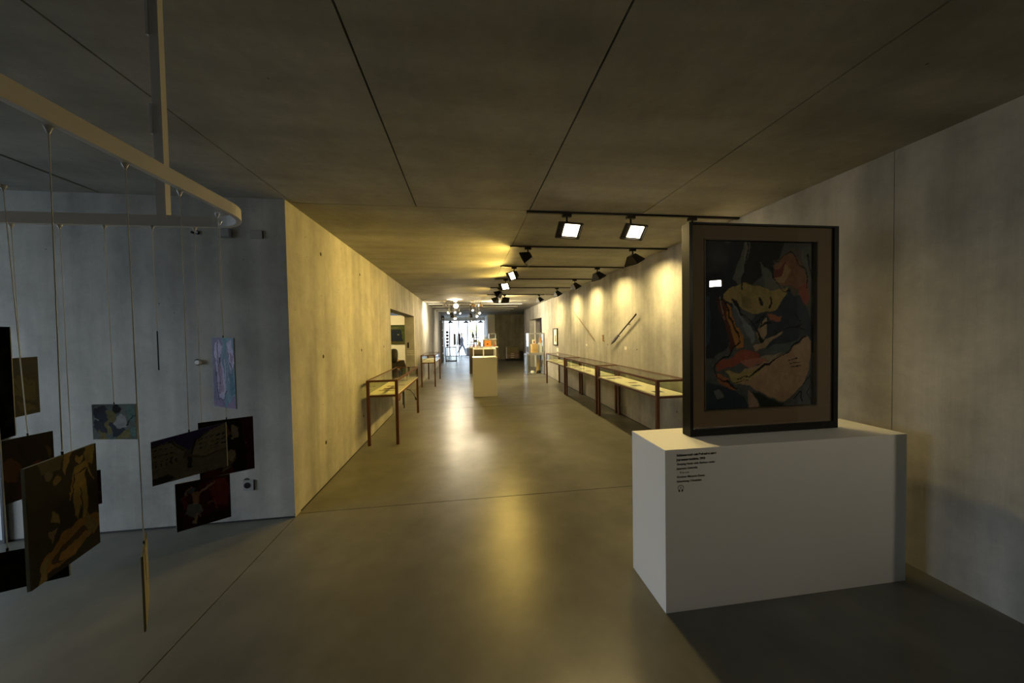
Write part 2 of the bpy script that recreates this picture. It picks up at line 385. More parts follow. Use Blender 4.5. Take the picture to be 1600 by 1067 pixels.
for s, sz, bo, z, x in lines:
    text_obj('lettering', s, sz, (x, -0.0012, z), (PI / 2, 0, 0), M_ink, t, bo, 1.02, 0.97)
hp = MB(); hc = (0.094, 0.712)
for i in range(14):
    a0 = math.radians(-15 + 210 * i / 14); a1 = math.radians(-15 + 210 * (i + 1) / 14)
    hp.prism([(hc[0] + r_ * math.cos(a), -0.0012, hc[1] + r_ * math.sin(a)) for r_, a in ((0.0155, a0), (0.0155, a1), (0.0178, a1), (0.0178, a0))], (0, 0.0006, 0))
for s_ in (-1, 1):
    cx = hc[0] + s_ * 0.0125; hp.prism([(cx - 0.004 - s_ * 0.002, -0.0013, hc[1] - 0.008), (cx + 0.004 - s_ * 0.002, -0.0013, hc[1] - 0.008), (cx + 0.003 - s_ * 0.004, -0.0013, hc[1] - 0.021), (cx - 0.004 - s_ * 0.004, -0.0013, hc[1] - 0.021)], (0, 0.0006, 0))
hp.obj('headphone_symbol', M_ink, t)
text_obj('number', '2', 0.014, (hc[0] - 0.004, -0.0012, hc[1] - 0.003), (PI / 2, 0, 0), M_ink, t)

FX0, FX1, FY, FZ0, FZ1, FD = 1.363, 2.434, 1.882, PH + 0.001, 2.268, 0.075
ft = thing('framed_painting', 'abstract painting in wide ochre-grey mount and black box frame, standing on the white pedestal', 'painting', (FX0, FY, FZ0))
fwid, fh = FX1 - FX0, FZ1 - FZ0
e = 0.022
for nm, b in (('frame_side', (0, e, 0, FD, 0, fh)), ('frame_side', (fwid - e - 0.012, fwid, 0, FD, 0, fh)), ('frame_bottom', (e, fwid - e - 0.012, 0, FD, 0, 0.045)), ('frame_top', (e, fwid - e - 0.012, 0, FD, fh - 0.012, fh))):
    MB().box(*b).obj(nm, mat('black_lacquer', (0.006, 0.006, 0.005), 0.4, 0, 0.15), ft, bevel=0.001)
MB().box(e, fwid - e, FD - 0.02, FD - 0.004, 0.03, fh - 0.012).obj('back_board', mat('back_board', (0.22, 0.16, 0.09), 0.8), ft)
M_mount = mat('ochre_mount', (0.22, 0.16, 0.08), 0.8, noise=0.12, nscale=6)
mw, mh0, mh1 = 0.105, 0.135, 0.098
px0, px1, pz0, pz1 = e + 0.088, fwid - 0.145, 0.150, fh - 0.098
for b in ((e, px0, 0.014, 0.03, 0.045, fh - 0.012), (px1, fwid - e - 0.012, 0.014, 0.03, 0.045, fh - 0.012), (px0, px1, 0.014, 0.03, 0.045, pz0), (px0, px1, 0.014, 0.03, pz1, fh - 0.012)):
    MB().box(*b).obj('mount', M_mount, ft)
for b in ((px0 - 0.001, px0 + 0.006, 0.010, 0.034, pz0, pz1), (px1 - 0.006, px1 + 0.001, 0.010, 0.034, pz0, pz1), (px0, px1, 0.010, 0.034, pz0 - 0.001, pz0 + 0.008), (px0, px1, 0.010, 0.034, pz1 - 0.006, pz1 + 0.001)):
    MB().box(*b).obj('mount_lip', mat('mount_lip', (0.11, 0.08, 0.035), 0.6), ft)
DB, NV, OC, OR, RD, TN, GG, PKc, LB = (0.035, 0.05, 0.065), (0.02, 0.035, 0.06), (0.36, 0.28, 0.10), (0.42, 0.19, 0.045), (0.30, 0.085, 0.05), (0.40, 0.27, 0.16), (0.13, 0.14, 0.11), (0.34, 0.17, 0.12), (0.20, 0.23, 0.24)
ops = [
 ('p', (0.02, 0.028, 0.04), [(0, 0), (.34, 0), (.30, .3), (.2, .62), (.1, .7), (0, .7)]),
 ('p', (0.04, 0.07, 0.10), [(0, .3), (.06, .32), (.08, .52), (.03, .66), (0, .66)]),
 ('p', (0.022, 0.028, 0.022), [(.33, 0), (.72, 0), (.64, .16), (.5, .22), (.4, .3), (.32, .3)]),
 ('p', GG, [(.28, .22), (.36, 0), (.42, 0), (.38, .14), (.33, .3)]),
 ('p', (0.20, 0.20, 0.17), [(.36, 0), (.40, 0), (.39, .11), (.36, .13)]),
 ('p', GG, [(.5, .12), (.62, .2), (.78, .3), (.7, .33), (.56, .28)]),
 ('p', (0.12, 0.11, 0.08), [(.62, .1), (.95, 0), (1, 0), (1, .4), (.78, .4), (.72, .2)]),
 ('p', (0.26, 0.13, 0.07), [(.62, .13), (.72, .08), (.86, .09), (.93, .2), (.9, .3), (.78, .26), (.66, .25)]),
 ('p', (0.36, 0.24, 0.12), [(.62, .2), (.74, .14), (.8, .17), (.72, .24), (.64, .25)]),
 ('p', (0.16, 0.05, 0.04), [(.6, .17), (.76, .12), (.7, .2), (.62, .23)]),
 ('p', RD, [(.86, .28), (.95, .24), (.98, .32), (.93, .38), (.86, .36)]),
 ('p', GG, [(.88, .02), (1, 0), (1, .5), (.96, .3), (.9, .16)]),
 ('p', DB, [(.55, .36), (.76, .28), (.92, .36), (1, .5), (1, .72), (.6, .66), (.4, .5)]),
 ('p', OC, [(.18, .32), (.25, .285), (.38, .255), (.5, .26), (.62, .29), (.76, .27), (.69, .36), (.6, .42), (.5, .44), (.38, .41), (.27, .375), (.2, .36)]),
 ('p', (0.26, 0.21, 0.08), [(.3, .33), (.42, .34), (.44, .4), (.34, .39)]),
 ('p', (0.10, 0.03, 0.015), [(.12, .33), (.2, .35), (.26, .48), (.3, .62), (.22, .66), (.19, .5)]),
 ('p', OR, [(.21, .37), (.26, .40), (.3, .52), (.37, .58), (.36, .65), (.29, .66), (.25, .55)]),
 ('p', LB, [(.26, .35), (.3, .38), (.36, .46), (.42, .5), (.46, .56), (.44, .62), (.38, .56), (.3, .47)]),
 ('p', (0.11, 0.13, 0.14), [(.27, .38), (.33, .44), (.38, .53), (.42, .62), (.34, .56), (.29, .47)]),
 ('p', (0.40, 0.30, 0.18), [(.5, .5), (.58, .48), (.56, .55), (.52, .6), (.47, .56)]),
 ('p', (0.34, 0.12, 0.06), [(.58, .44), (.7, .43), (.68, .47), (.6, .485)]),
 ('p', (0.36, 0.27, 0.17), [(.45, .62), (.52, .6), (.72, .54), (.7, .56), (.56, .62), (.48, .655)]),
 ('p', (0.10, 0.12, 0.12), [(.52, .66), (.6, .62), (.8, .6), (.92, .55), (.8, .66), (.6, .68)]),
 ('p', RD, [(.12, .72), (.2, .69), (.42, .65), (.52, .665), (.5, .7), (.36, .72), (.22, .75), (.12, .76)]),
 ('p', (0.38, 0.16, 0.11), [(.34, .72), (.5, .69), (.64, .67), (.56, .72), (.42, .75)]),
 ('p', (0.30, 0.25, 0.16), [(.5, .69), (.72, .65), (.6, .71)]),
 ('p', TN, [(.2, .79), (.34, .76), (.5, .74), (.62, .7), (.78, .64), (.93, .55), (.96, .6), (.97, .74), (.93, .84), (.84, .91), (.72, .97), (.55, .92), (.42, .88), (.3, .83)]),
 ('p', (0.42, 0.33, 0.12), [(.18, .77), (.34, .76), (.55, .76), (.5, .8), (.3, .85), (.24, .83)]),
 ('p', (0.36, 0.14, 0.06), [(.1, .77), (.16, .78), (.24, .86), (.3, .89), (.22, .88), (.13, .83)]),
 ('p', (0.03, 0.045, 0.06), [(0, .8), (.12, .84), (.3, .9), (.4, .96), (.42, 1), (0, 1)]),
 ('p', (0.18, 0.20, 0.19), [(.08, .87), (.12, .86), (.18, .92), (.12, .93)]),
 ('p', (0.32, 0.21, 0.15), [(.4, .9), (.48, .93), (.5, 1), (.42, 1)]),
 ('p', (0.02, 0.03, 0.02), [(.44, .90), (.55, .93), (.72, .98), (.72, 1), (.52, 1)]),
 ('p', (0.10, 0.11, 0.11), [(.97, .7), (1, .7), (1, 1), (.76, 1), (.88, .92)]),
 ('s', BK, [(.12, .34), (.2, .36), (.27, .48), (.32, .62), (.2, .67), (.1, .74), (.12, .8), (.3, .88)], .008),
 ('s', BK, [(.26, .35), (.33, .42), (.42, .46), (.52, .6)], .009), ('s', BK, [(.6, .15), (.62, .22), (.7, .29), (.78, .29)], .008),
 ('s', BK, [(.58, .32), (.6, .36), (.59, .39)], .009), ('s', BK, [(.5, .34), (.52, .38)], .012), ('s', BK, [(.64, .1), (.8, .07), (.92, .16), (.93, .28)], .006),
 ('s', BK, [(.32, .81), (.44, .79), (.56, .74), (.7, .68), (.92, .56)], .011), ('s', BK, [(.28, .84), (.4, .82)], .006),
 ('s', BK, [(.44, .5), (.56, .46), (.5, .52), (.6, .5)], .007), ('s', BK, [(.62, .56), (.74, .53), (.9, .48)], .007),
 ('s', BK, [(.74, .72), (.84, .70)], .005), ('s', BK, [(.77, .74), (.86, .72)], .005), ('s', BK, [(.79, .76), (.87, .74)], .005),
 ('s', BK, [(.9, .86), (.96, .8), (.99, .86), (.94, .92), (.98, .96)], .006), ('s', BK, [(.8, .96), (.88, .92), (.9, .98)], .006),
 ('s', BK, [(.94, .05), (.95, .15), (.98, .22)], .008), ('s', (0.3, 0.3, 0.26), [(.16, .33), (.18, .42), (.2, .47)], .004),
 ('s', BK, [(.82, .42), (.88, .46), (.84, .5), (.92, .52)], .006), ('s', BK, [(.4, .0), (.34, .3)], .012),
]
img = picture(150, 210, 1.28, (0.09, 0.10, 0.09), ops, 3, gain=0.95)
pic_obj('canvas', img, (px0, 0.036, pz1), (px1, 0.036, pz1), (px1, 0.036, pz0), (px0, 0.036, pz0), ft)
MB().box(e, fwid - e - 0.012, 0.004, 0.007, 0.045, fh - 0.012).obj('glass_pane', M_picglass, ft)

# ------------------------------------------------------------------ cord-hung picture cards and their rails
ZR = 1.98
def arc(cx, cy, r, a0, a1, n=10): return [(cx + r * math.cos(math.radians(a0 + (a1 - a0) * i / n)), cy + r * math.sin(math.radians(a0 + (a1 - a0) * i / n)), 0) for i in range(n + 1)]
def rail(xr, yb, label, rods):
    t = thing('ceiling_rail', label, 'curtain rail', (0, 0, ZR))
    R_ = 0.14
    path = [(xr, -1.6, 0), (xr, -0.5, 0)] + arc(xr - R_, yb - R_, R_, 0, 90, 12) + [(xr - 0.8, yb, 0), (-2.9, yb, 0)]
    MB().sweep(path, 0.014, 0.036).obj('rail', M_rail, t)
    for (x, y) in rods:
        r = MB().box(x - 0.014, x + 0.014, y - 0.010, y + 0.010, 0.03, CEIL - ZR).obj('rod', M_rail, t)
        MB().box(x - 0.020, x - 0.013, y - 0.013, y + 0.008, 0.30, 0.40).obj('bracket', M_rail, r); MB().box(x - 0.020, x - 0.012, y - 0.014, y + 0.009, 0.62, CEIL - ZR - 0.002).obj('bracket', M_rail, r)
    return t
rail(-0.715, 1.262, 'outer white rounded rail carrying most of the hanging picture cards', [(-1.005, 1.262), (-0.715, -0.7)])
rail(-1.105, 0.975, 'inner white rounded rail, its corner just showing at the left edge', [(-1.105, -0.9), (-1.9, 0.975)])
M_edge = mat('card_edge', (0.30, 0.31, 0.27), 0.8); M_cback = mat('card_back', (0.08, 0.07, 0.06), 0.8)
def card(label, hook, L, R, zLt, zRt, zLb, zRb, img, group='picture cards hanging on cords', edge=M_edge, th=0.003, string=True):
    cx, cy = (L[0] + R[0]) / 2, (L[1] + R[1]) / 2
    t = thing('picture_card', label, 'picture', (cx, cy, (zLb + zRb) / 2), group=group)
    o = Vector((cx, cy, (zLb + zRb) / 2))
    P = [Vector((*L, zLt)) - o, Vector((*R, zRt)) - o, Vector((*R, zRb)) - o, Vector((*L, zLb)) - o]
    n = (P[1] - P[0]).cross(P[3] - P[0]).normalized()
    if n.y > 0 and abs(n.y) > 0.1 : n = -n         # towards the viewer's side
    if n.dot(o - Vector((0, 0, 1.6))) > 0: n = -n
    MB().prism(P, -n * th).obj('board', edge, t)
    if img is not None: pic_obj('print', img, *[p + n * 0.0006 for p in P], parent=t)
    if string:
        top = (P[0] + P[1]) / 2; hk = Vector((hook[0], hook[1], ZR)) - o; hk.x, hk.y = hk.x, hk.y
        MB().tube(top - n * 0.0015 + Vector((0, 0, -0.006)), top - n * 0.0015 + Vector((0, 0, 0.006)), 0.0016, n=8).obj('clip', M_black, t)
        MB().tube(top - n * 0.0015 + Vector((0, 0, 0.008)), hk + Vector((0, 0, -0.012)), 0.0010, n=6).obj('cord', M_string, t)
        MB().lathe([(0.0015, -0.014), (0.003, -0.009), (0.006, -0.002), (0.006, 0.002)], tuple(hk), 10).obj('glider', M_rail, t)
    return t
YO, DK = (0.30, 0.22, 0.07), (0.018, 0.016, 0.010)  # factors below darken the prints: backlit shade put into their colours
# standing ochre form over an ochre ring, abstracted
big = 0.6 * picture(110, 165, 1.35, DK, [
 ('p', (0.10, 0.09, 0.05), [(.15, .0), (.5, 0), (.44, .12), (.2, .1)]), ('e', (0.13, 0.12, 0.08), (.27, .13, .06, .03, 0)), ('e', (0.20, 0.15, 0.07), (.38, .21, .06, .04, 0)),
 ('p', YO, [(.5, .02), (.62, .0), (.56, .14), (.48, .18)]), ('p', (0.24, 0.18, 0.05), [(.78, .0), (.95, .0), (.93, .2), (.82, .16)]),
 ('p', YO, [(.64, .14), (.82, .13), (.86, .2), (.8, .27), (.84, .38), (.83, .5), (.80, .66), (.74, .66), (.72, .52), (.66, .66), (.62, .56), (.6, .36), (.63, .27)]),
 ('s', YO, [(.64, .17), (.58, .3), (.55, .44)], .018), ('s', YO, [(.84, .17), (.9, .3), (.96, .34)], .016), ('e', YO, (.72, .07, .06, .05, 0)), ('e', BK, (.74, .02, .09, .035, 0)),
 ('s', BK, [(.66, .23), (.82, .22)], .012), ('s', BK, [(.72, .36), (.74, .5), (.73, .66)], .010),
 ('p', (0.25, 0.19, 0.08), [(.3, .44), (.38, .5), (.4, .6), (.33, .56), (.26, .52)]), ('p', (0.2, 0.16, 0.09), [(.24, .6), (.34, .62), (.28, .7)]),
 ('e', (0.30, 0.16, 0.04), (.58, .80, .46, .13, -.25)), ('e', (0.06, 0.04, 0.02), (.60, .83, .34, .085, -.25)), ('e', (0.36, 0.20, 0.05), (.6, .86, .27, .06, -.2)),
 ('p', (0.26, 0.20, 0.08), [(.1, .98), (.16, .84), (.26, .8), (.2, 1), (.1, 1)]), ('p', DK, [(.4, 1), (.7, .9), (1, .82), (1, 1)]), ('p', (0.24, .19, .08), [(.82, .62), (.98, .78), (.86, .86), (.78, .72)]),
], 11, 0.015)
card('large dark picture card with an ochre upright shape above an ochre ring, at lower left', (-0.727, 0.693), (-0.698, 0.612), (-0.727, 0.742), 1.400, 1.400, 1.203, 1.203, big, edge=mat('pale_green_edge', (0.42, 0.45, 0.38), 0.7), th=0.004)
BL1 = (0.10, 0.16, 0.19)
small = picture(80, 66, .82, (0.24, 0.30, 0.29), [
 ('p', (0.05, 0.06, 0.10), [(.03, .1), (.3, .05), (.36, .5), (.3, .9), (.05, .7)]), ('p', (0.33, 0.29, 0.10), [(.15, .7), (.28, .8), (.36, 1), (.16, 1)]),
 ('p', (0.36, 0.33, 0.12), [(.35, .2), (.55, .2), (.5, .6), (.36, .9), (.3, .6)]), ('p', (0.04, 0.05, 0.09), [(.4, .5), (.7, .6), (.75, .85), (.45, .95)]),
 ('p', (0.62, 0.66, 0.70), [(.62, .25), (.76, .35), (.78, .68), (.6, .7), (.5, .55)]), ('e', BK, (.55, .14, .1, .12, 0)), ('e', (0.05, .05, .07), (.22, .15, .12, .12, 0)),
 ('p', (0.20, 0.36, 0.34), [(.75, .05), (.98, .02), (.95, .5), (.85, .45)]), ('p', (0.36, 0.33, 0.13), [(.7, .75), (.85, .7), (.85, 1), (.5, 1), (.55, .9)]),
 ('p', (0.22, 0.40, 0.40), [(.88, .7), (1, .6), (1, .95), (.9, .95)]), ('s', BK, [(.78, .6), (.9, .4), (1, .3)], .02), ('s', BK, [(.1, .4), (.25, .5), (.3, .8)], .015), ('s', (.55, .58, .6), [(.03, .4), (.15, .45)], .02)], 5, .02)
card('small pale blue and yellow picture card hanging alone before the grey wall', (-1.182, 1.263), (-1.24, 1.261), (-1.091, 1.235), 1.389, 1.390, 1.273, 1.273, small)
VI, WV = (0.30, 0.27, 0.50), (0.62, 0.58, 0.80)
tall = picture(56, 120, 2.0, (0.20, 0.33, 0.46), [
 ('p', (0.22, 0.19, 0.36), [(0, 0), (.5, 0), (.4, .3), (.55, 1), (0, 1)]), ('p', WV, [(.12, .12), (.3, .04), (.48, .12), (.42, .3), (.5, .5), (.62, .75), (.5, .88), (.25, .9), (.18, .6), (.1, .3)]),
 ('p', (0.45, 0.32, 0.50), [(.2, .4), (.4, .35), (.45, .6), (.5, .78), (.3, .8)]), ('p', (0.08, 0.07, 0.16), [(.3, .28), (.42, .22), (.4, .36), (.32, .4)]),
 ('p', WV, [(.68, .1), (.92, .05), (.98, .35), (.85, .5), (.72, .3)]), ('p', (0.42, 0.25, 0.40), [(.78, .2), (.95, .25), (.9, .4)]), ('p', (0.12, 0.30, 0.38), [(.5, 0), (.72, 0), (.66, .25), (.56, .2)]),
 ('p', (0.10, 0.24, 0.34), [(.7, .5), (.95, .5), (.98, .8), (.8, .8)]), ('p', (0.30, .22, .42), [(.05, .93), (.6, .96), (.98, .82), (1, 1), (0, 1)]),
 ('s', (0.06, .05, .14), [(.12, .12), (.1, .3), (.18, .6), (.25, .9), (.5, .88), (.62, .75)], .02), ('s', (0.06, .05, .14), [(.3, .06), (.25, .3), (.35, .6), (.3, .8)], .02), ('s', WV, [(.55, .3), (.58, .6)], .02), ('s', WV, [(.68, .4), (.7, .62)], .02),
 ('s', (0.06, .05, .14), [(.7, .12), (.75, .3), (.9, .45)], .02)], 9, .02)
card('narrow upright violet and blue picture card, highest of the hanging cards', (-0.747, 1.118), (-0.784, 1.131), (-0.691, 1.080), 1.604, 1.601, 1.392, 1.389, tall)
town = 0.95 * picture(100, 66, .62, (0.11, 0.085, 0.05), [
 ('p', (0.055, 0.03, 0.09), [(0, 0), (1, 0), (1, .1), (.7, .12), (.5, .4), (.35, .2), (0, .1)]),
 ('p', (0.21, 0.17, 0.10), [(0, .12), (.3, .1), (.45, .42), (.4, .58), (0, .68)]), ('p', (0.23, 0.18, 0.10), [(.52, .5), (.6, .22), (.75, .08), (1, .02), (1, .55), (.7, .62)]),
 ('p', (0.17, 0.14, 0.085), [(0, .7), (.42, .55), (.7, .66), (1, .6), (1, 1), (0, 1)]), ('p', (0.03, 0.025, 0.02), [(0, .85), (.2, .82), (.3, .95), (.1, 1), (0, 1)]),
 ('p', DK, [(.47, .55), (.53, .55), (.54, .8), (.47, .8)]), ('s', DK, [(0, .14), (.28, .12), (.45, .44)], .012), ('s', DK, [(.52, .5), (.6, .22), (.78, .08)], .012)]
 + [('s', DK, [(x, y), (x + .03, y - .005)], .010) for x in (.04, .11, .18, .25) for y in (.24, .36, .48)] + [('s', DK, [(x, y), (x + .03, y - .01)], .010) for x in (.64, .72, .80, .88, .95) for y in (.24, .34, .44)]
 + [('s', DK, [(x, .62 - .1 * x), (x, .56 - .1 * x)], .014) for x in (.05, .12, .19, .26, .33)], 21, .01)
card('wide picture card of a brown townscape under a purple sky', (-0.724, 0.957), (-0.805, 0.946), (-0.625, 0.936), 1.340, 1.384, 1.226, 1.270, town)
coup = 0.9 * picture(90, 80, .85, (0.012, 0.010, 0.010), [
 ('p', (0.05, 0.012, 0.014), [(.75, 0), (1, 0), (1, 1), (.85, 1), (.8, .5)]), ('p', (0.16, 0.08, 0.05), [(.4, .18), (.5, .12), (.58, .25), (.48, .4), (.42, .3)]), ('p', (0.25, 0.20, 0.14), [(.6, .12), (.72, .16), (.7, .3), (.6, .38), (.58, .3)]),
 ('p', (0.10, 0.085, 0.05), [(.45, .55), (.62, .6), (.6, .8), (.4, .95), (.35, .7)]), ('e', (0.22, .19, .14), (.55, .68, .09, .09, 0)), ('s', (0.16, .13, .09), [(.66, .7), (.56, .88), (.4, .92)], .02), ('e', (0.20, .09, .07), (.8, .5, .05, .03, 0)),
 ('p', BK, [(.6, .4), (.74, .3), (.86, .6), (.8, .9), (.64, .8)]), ('p', (0.07, 0.015, 0.012), [(.1, .8), (.4, .95), (.6, .9), (.6, 1), (0, 1)])], 31, .02)
card('nearly black picture card with dim pink and cream touches, behind the townscape card', (-0.788, 1.188), (-0.835, 1.134), (-0.723, 1.208), 1.340, 1.338, 1.163, 1.161, coup)
danc = 0.9 * picture(90, 84, .95, (0.035, 0.009, 0.008), [
 ('p', (0.012, 0.009, 0.008), [(0, 0), (.5, 0), (.4, .2), (.1, .3), (.1, 1), (0, 1)]), ('p', (0.10, 0.018, 0.012), [(.55, .1), (.9, .05), (1, .3), (.95, .7), (.7, .6), (.6, .35)]), ('p', (0.08, .014, .01), [(.12, .3), (.2, .3), (.22, .6), (.1, .6)]),
 ('s', (0.20, 0.14, 0.10), [(.4, .28), (.52, .22), (.7, .1)], .025), ('p', (0.20, 0.12, 0.09), [(.28, .25), (.42, .26), (.4, .48), (.3, .5)]), ('e', (0.05, .07, .10), (.27, .2, .08, .07, 0)), ('s', (0.16, .11, .08), [(.2, .3), (.16, .22), (.26, .12)], .02),
 ('p', (0.10, 0.11, 0.12), [(.2, .5), (.42, .48), (.46, .7), (.3, .8), (.16, .66)]), ('s', (0.22, .17, .12), [(.34, .72), (.28, .88)], .03), ('s', (0.2, .15, .1), [(.4, .7), (.4, .88)], .025), ('s', (0.14, .05, .03), [(.58, .55), (.68, .5), (.74, .7)], .025),
 ('p', (0.015, .012, .01), [(.4, .8), (1, .75), (1, 1), (.3, 1)])], 41, .02)
card('dark red picture card with small pale dancing shapes, lowest beside the wall foot', (-0.92, 1.269), (-0.948, 1.188), (-0.864, 1.304), 1.132, 1.112, 0.975, 0.955, danc)
nar = picture(60, 60, 1.0, (0.26, 0.23, 0.12), [('p', (0.05, .05, .03), [(.2, 0), (.35, 0), (.5, .5), (.4, .5)]), ('p', (0.34, .32, .2), [(.6, .1), (.9, .2), (.8, .8), (.6, .6)])], 51)
card('yellowish picture card seen almost edge-on above the floor', (-0.723, 0.820), (-0.672, 0.762), (-0.764, 0.878), 1.155, 1.145, 0.998, 0.985, nar, edge=mat('olive_edge', (0.30, 0.28, 0.15), 0.8))
card('thin dark picture card turned fully edge-on, a short dark line before the grey wall', (-1.04, 1.259), (-1.028, 1.245), (-1.052, 1.273), 1.623, 1.623, 1.498, 1.498, None, edge=mat('dark_card', (0.05, 0.05, 0.05), 0.8))
oli = 0.3 * picture(70, 80, 1.5, (0.06, 0.055, 0.02), [('p', (0.03, .03, .015), [(0, 0), (1, 0), (1, .35), (0, .3)]), ('p', (0.13, .12, .04), [(.15, .4), (.4, .3), (.9, .45), (.9, .8), (.5, .7), (.2, .62)]),
 ('s', DK, [(.1, .62), (.5, .7), (.95, .9)], .02), ('s', DK, [(.2, .4), (.35, .55), (.3, .7)], .02), ('p', (0.15, .13, .05), [(.3, .75), (.7, .8), (.9, .95), (.4, .9)]), ('s', DK, [(.5, .4), (.8, .5)], .02)], 61, .02)
card('dark olive picture card with a dim leaf-like shape, at the left edge', (-1.45, 1.272), (-1.425, 1.215), (-1.443, 1.313), 1.549, 1.550, 1.361, 1.362, oli)
brn = 0.4 * picture(70, 76, 1.2, (0.022, 0.014, 0.010), [('e', (0.13, .06, .025), (.12, .5, .2, .18, 0)), ('e', (0.14, .045, .03), (.65, .55, .14, .12, 0)), ('p', (0.07, .02, .02), [(.3, .7), (.8, .6), (.7, .9), (.2, 1)]), ('s', BK, [(.3, .1), (.5, .5), (.4, .9)], .03), ('p', (.10, .07, .03), [(.8, .2), (.95, .3), (.9, .5)])], 71, .02)
card('dark brown picture card with dim round reddish shapes, above the large ochre card', (-1.11, 0.963), (-1.062, 0.895), (-1.062, 0.989), 1.375, 1.371, 1.227, 1.223, brn, edge=mat('pale_green_edge', (0.42, 0.45, 0.38), 0.7))
red = 0.5 * picture(60, 60, .9, (0.06, 0.008, 0.006), [('p', (0.10, .05, .01), [(.9, .6), (1, .6), (1, .8)]), ('p', DK, [(0, 0), (.3, 0), (.2, 1), (0, 1)])], 81)
card('deep red picture card mostly hidden behind the large ochre card', (-1.312, 1.267), (-1.322, 1.199), (-1.250, 1.288), 1.174, 1.161, 1.059, 1.045, red)
red2 = 0.5 * picture(90, 60, .55, (0.015, 0.010, 0.009), [('p', (0.06, .008, .006), [(0, 0), (.55, 0), (.45, .35), (.2, .4), (0, .6)]), ('p', (0.05, .045, .035), [(.35, .4), (.6, .35), (.55, .7), (.4, .6)]), ('p', DK, [(.5, .5), (1, .3), (1, 1), (.4, 1)])], 91, .02)
card('wide dark card with a red top edge at the lower left corner', (-0.90, 0.752), (-0.985, 0.742), (-0.800, 0.76), 1.188, 1.204, 1.108, 1.131, red2)
tal2 = 0.5 * picture(70, 100, 2.0, (0.07, 0.035, 0.015), [('p', (0.02, .015, .012), [(.8, 0), (1, 0), (1, 1), (.8, 1)]), ('e', BK, (.7, .75, .12, .05, 0)), ('s', (0.06, .06, .06), [(.93, .2), (.95, .9)], .03), ('s', (0.12, .06, .02), [(.6, .1), (.62, .9)], .04)], 101)
card('tall brown picture card cut by the left edge of the picture', (-1.105, 0.83), (-1.16, 0.77), (-1.00, 0.866), 1.640, 1.634, 1.335, 1.393, tal2)

# ------------------------------------------------------------------ small fittings on the grey side wall
def fitting(name, label, cat, loc, parts):
    t = thing(name, label, cat, loc)
    for n, mb, m in parts: mb.obj(n, m, t)
    return t
M_lgrey = mat('light_grey_plastic', (0.42, 0.43, 0.44), 0.5)
vent = thing('wall_vent', 'small grey louvred box high on the grey side wall', 'vent', (-2.028, YS, 2.494))
MB().box(-0.051, 0.051, -0.022, 0, -0.036, 0.036).obj('housing', mat('dark_grey_plastic', (0.16, 0.16, 0.17), 0.5), vent)
for k in range(6): MB().box(-0.044, 0.034, -0.027, -0.021, -0.028 + k * 0.0105, -0.023 + k * 0.0105).obj('slat', M_lgrey, vent)
sw = thing('wall_box', 'flat blank grey cover box beside the louvred box', 'box', (-1.788, YS, 2.491))
MB().box(-0.048, 0.048, -0.014, 0, -0.035, 0.035).obj('cover', mat('concrete_grey_cover', (0.33, 0.33, 0.32), 0.8), sw, bevel=0.002)
MB().box(0.046, 0.052, -0.008, 0, -0.035, 0.030).obj('edge_strip', M_black, sw)
ds = thing('sensor', 'tiny dark double ring fixed under the rail end on the grey wall', 'sensor', (-2.262, YS, 2.492))
for s_ in (-1, 1): MB().tube((s_ * 0.018, 0, 0.005), (s_ * 0.018, -0.012, 0.005), 0.016 if s_ > 0 else 0.010, n=16).obj('ring', M_black, ds)
MB().tube((0.018, -0.010, 0.005), (0.018, -0.014, 0.005), 0.010, n=16).obj('lens', M_lgrey, ds)
kn = thing('tie_plug', 'round white knob in a dark hole on the grey side wall', 'knob', (-2.276, YS, 1.403))  # white plug sitting in a formwork tie hole
MB().tube((-0.006, 0, 0), (-0.006, -0.003, 0), 0.028, n=20).obj('rosette', M_hole, kn)
MB().tube((0.006, 0, 0), (0.006, -0.030, 0), 0.021, 0.018, n=20).obj('knob', mat('white_plastic', (0.78, 0.78, 0.76), 0.4), kn)
so = thing('wall_socket', 'square grey socket cover with a round black opening low on the side wall', 'socket', (-1.925, YS, 0.318))
MB().box(-0.042, 0.045, -0.006, 0, -0.045, 0.045).obj('cover', mat('concrete_grey_cover', (0.33, 0.33, 0.32), 0.8), so)
MB().tube((-0.008, -0.004, 0), (-0.008, -0.0085, 0), 0.026, n=20).obj('opening', M_black, so)
MB().box(0.043, 0.048, -0.010, 0, -0.045, 0.045).obj('edge_strip', M_black, so)
pn = thing('leaning_board', 'white panel with a dark edge leaning at the far left foot of the side wall', 'panel', (-4.2, YS - 0.03, 0.0))
MB().box(-0.5, 0.50, 0, 0.026, 0.03, 1.02).obj('sheet', mat('bluish_white', (0.70, 0.72, 0.76), 0.6), pn)
MB().box(0.50, 0.515, -0.004, 0.026, 0.0, 1.03).box(-0.5, 0.5, -0.004, 0.024, 0.0, 0.03).obj('frame', M_frame, pn)

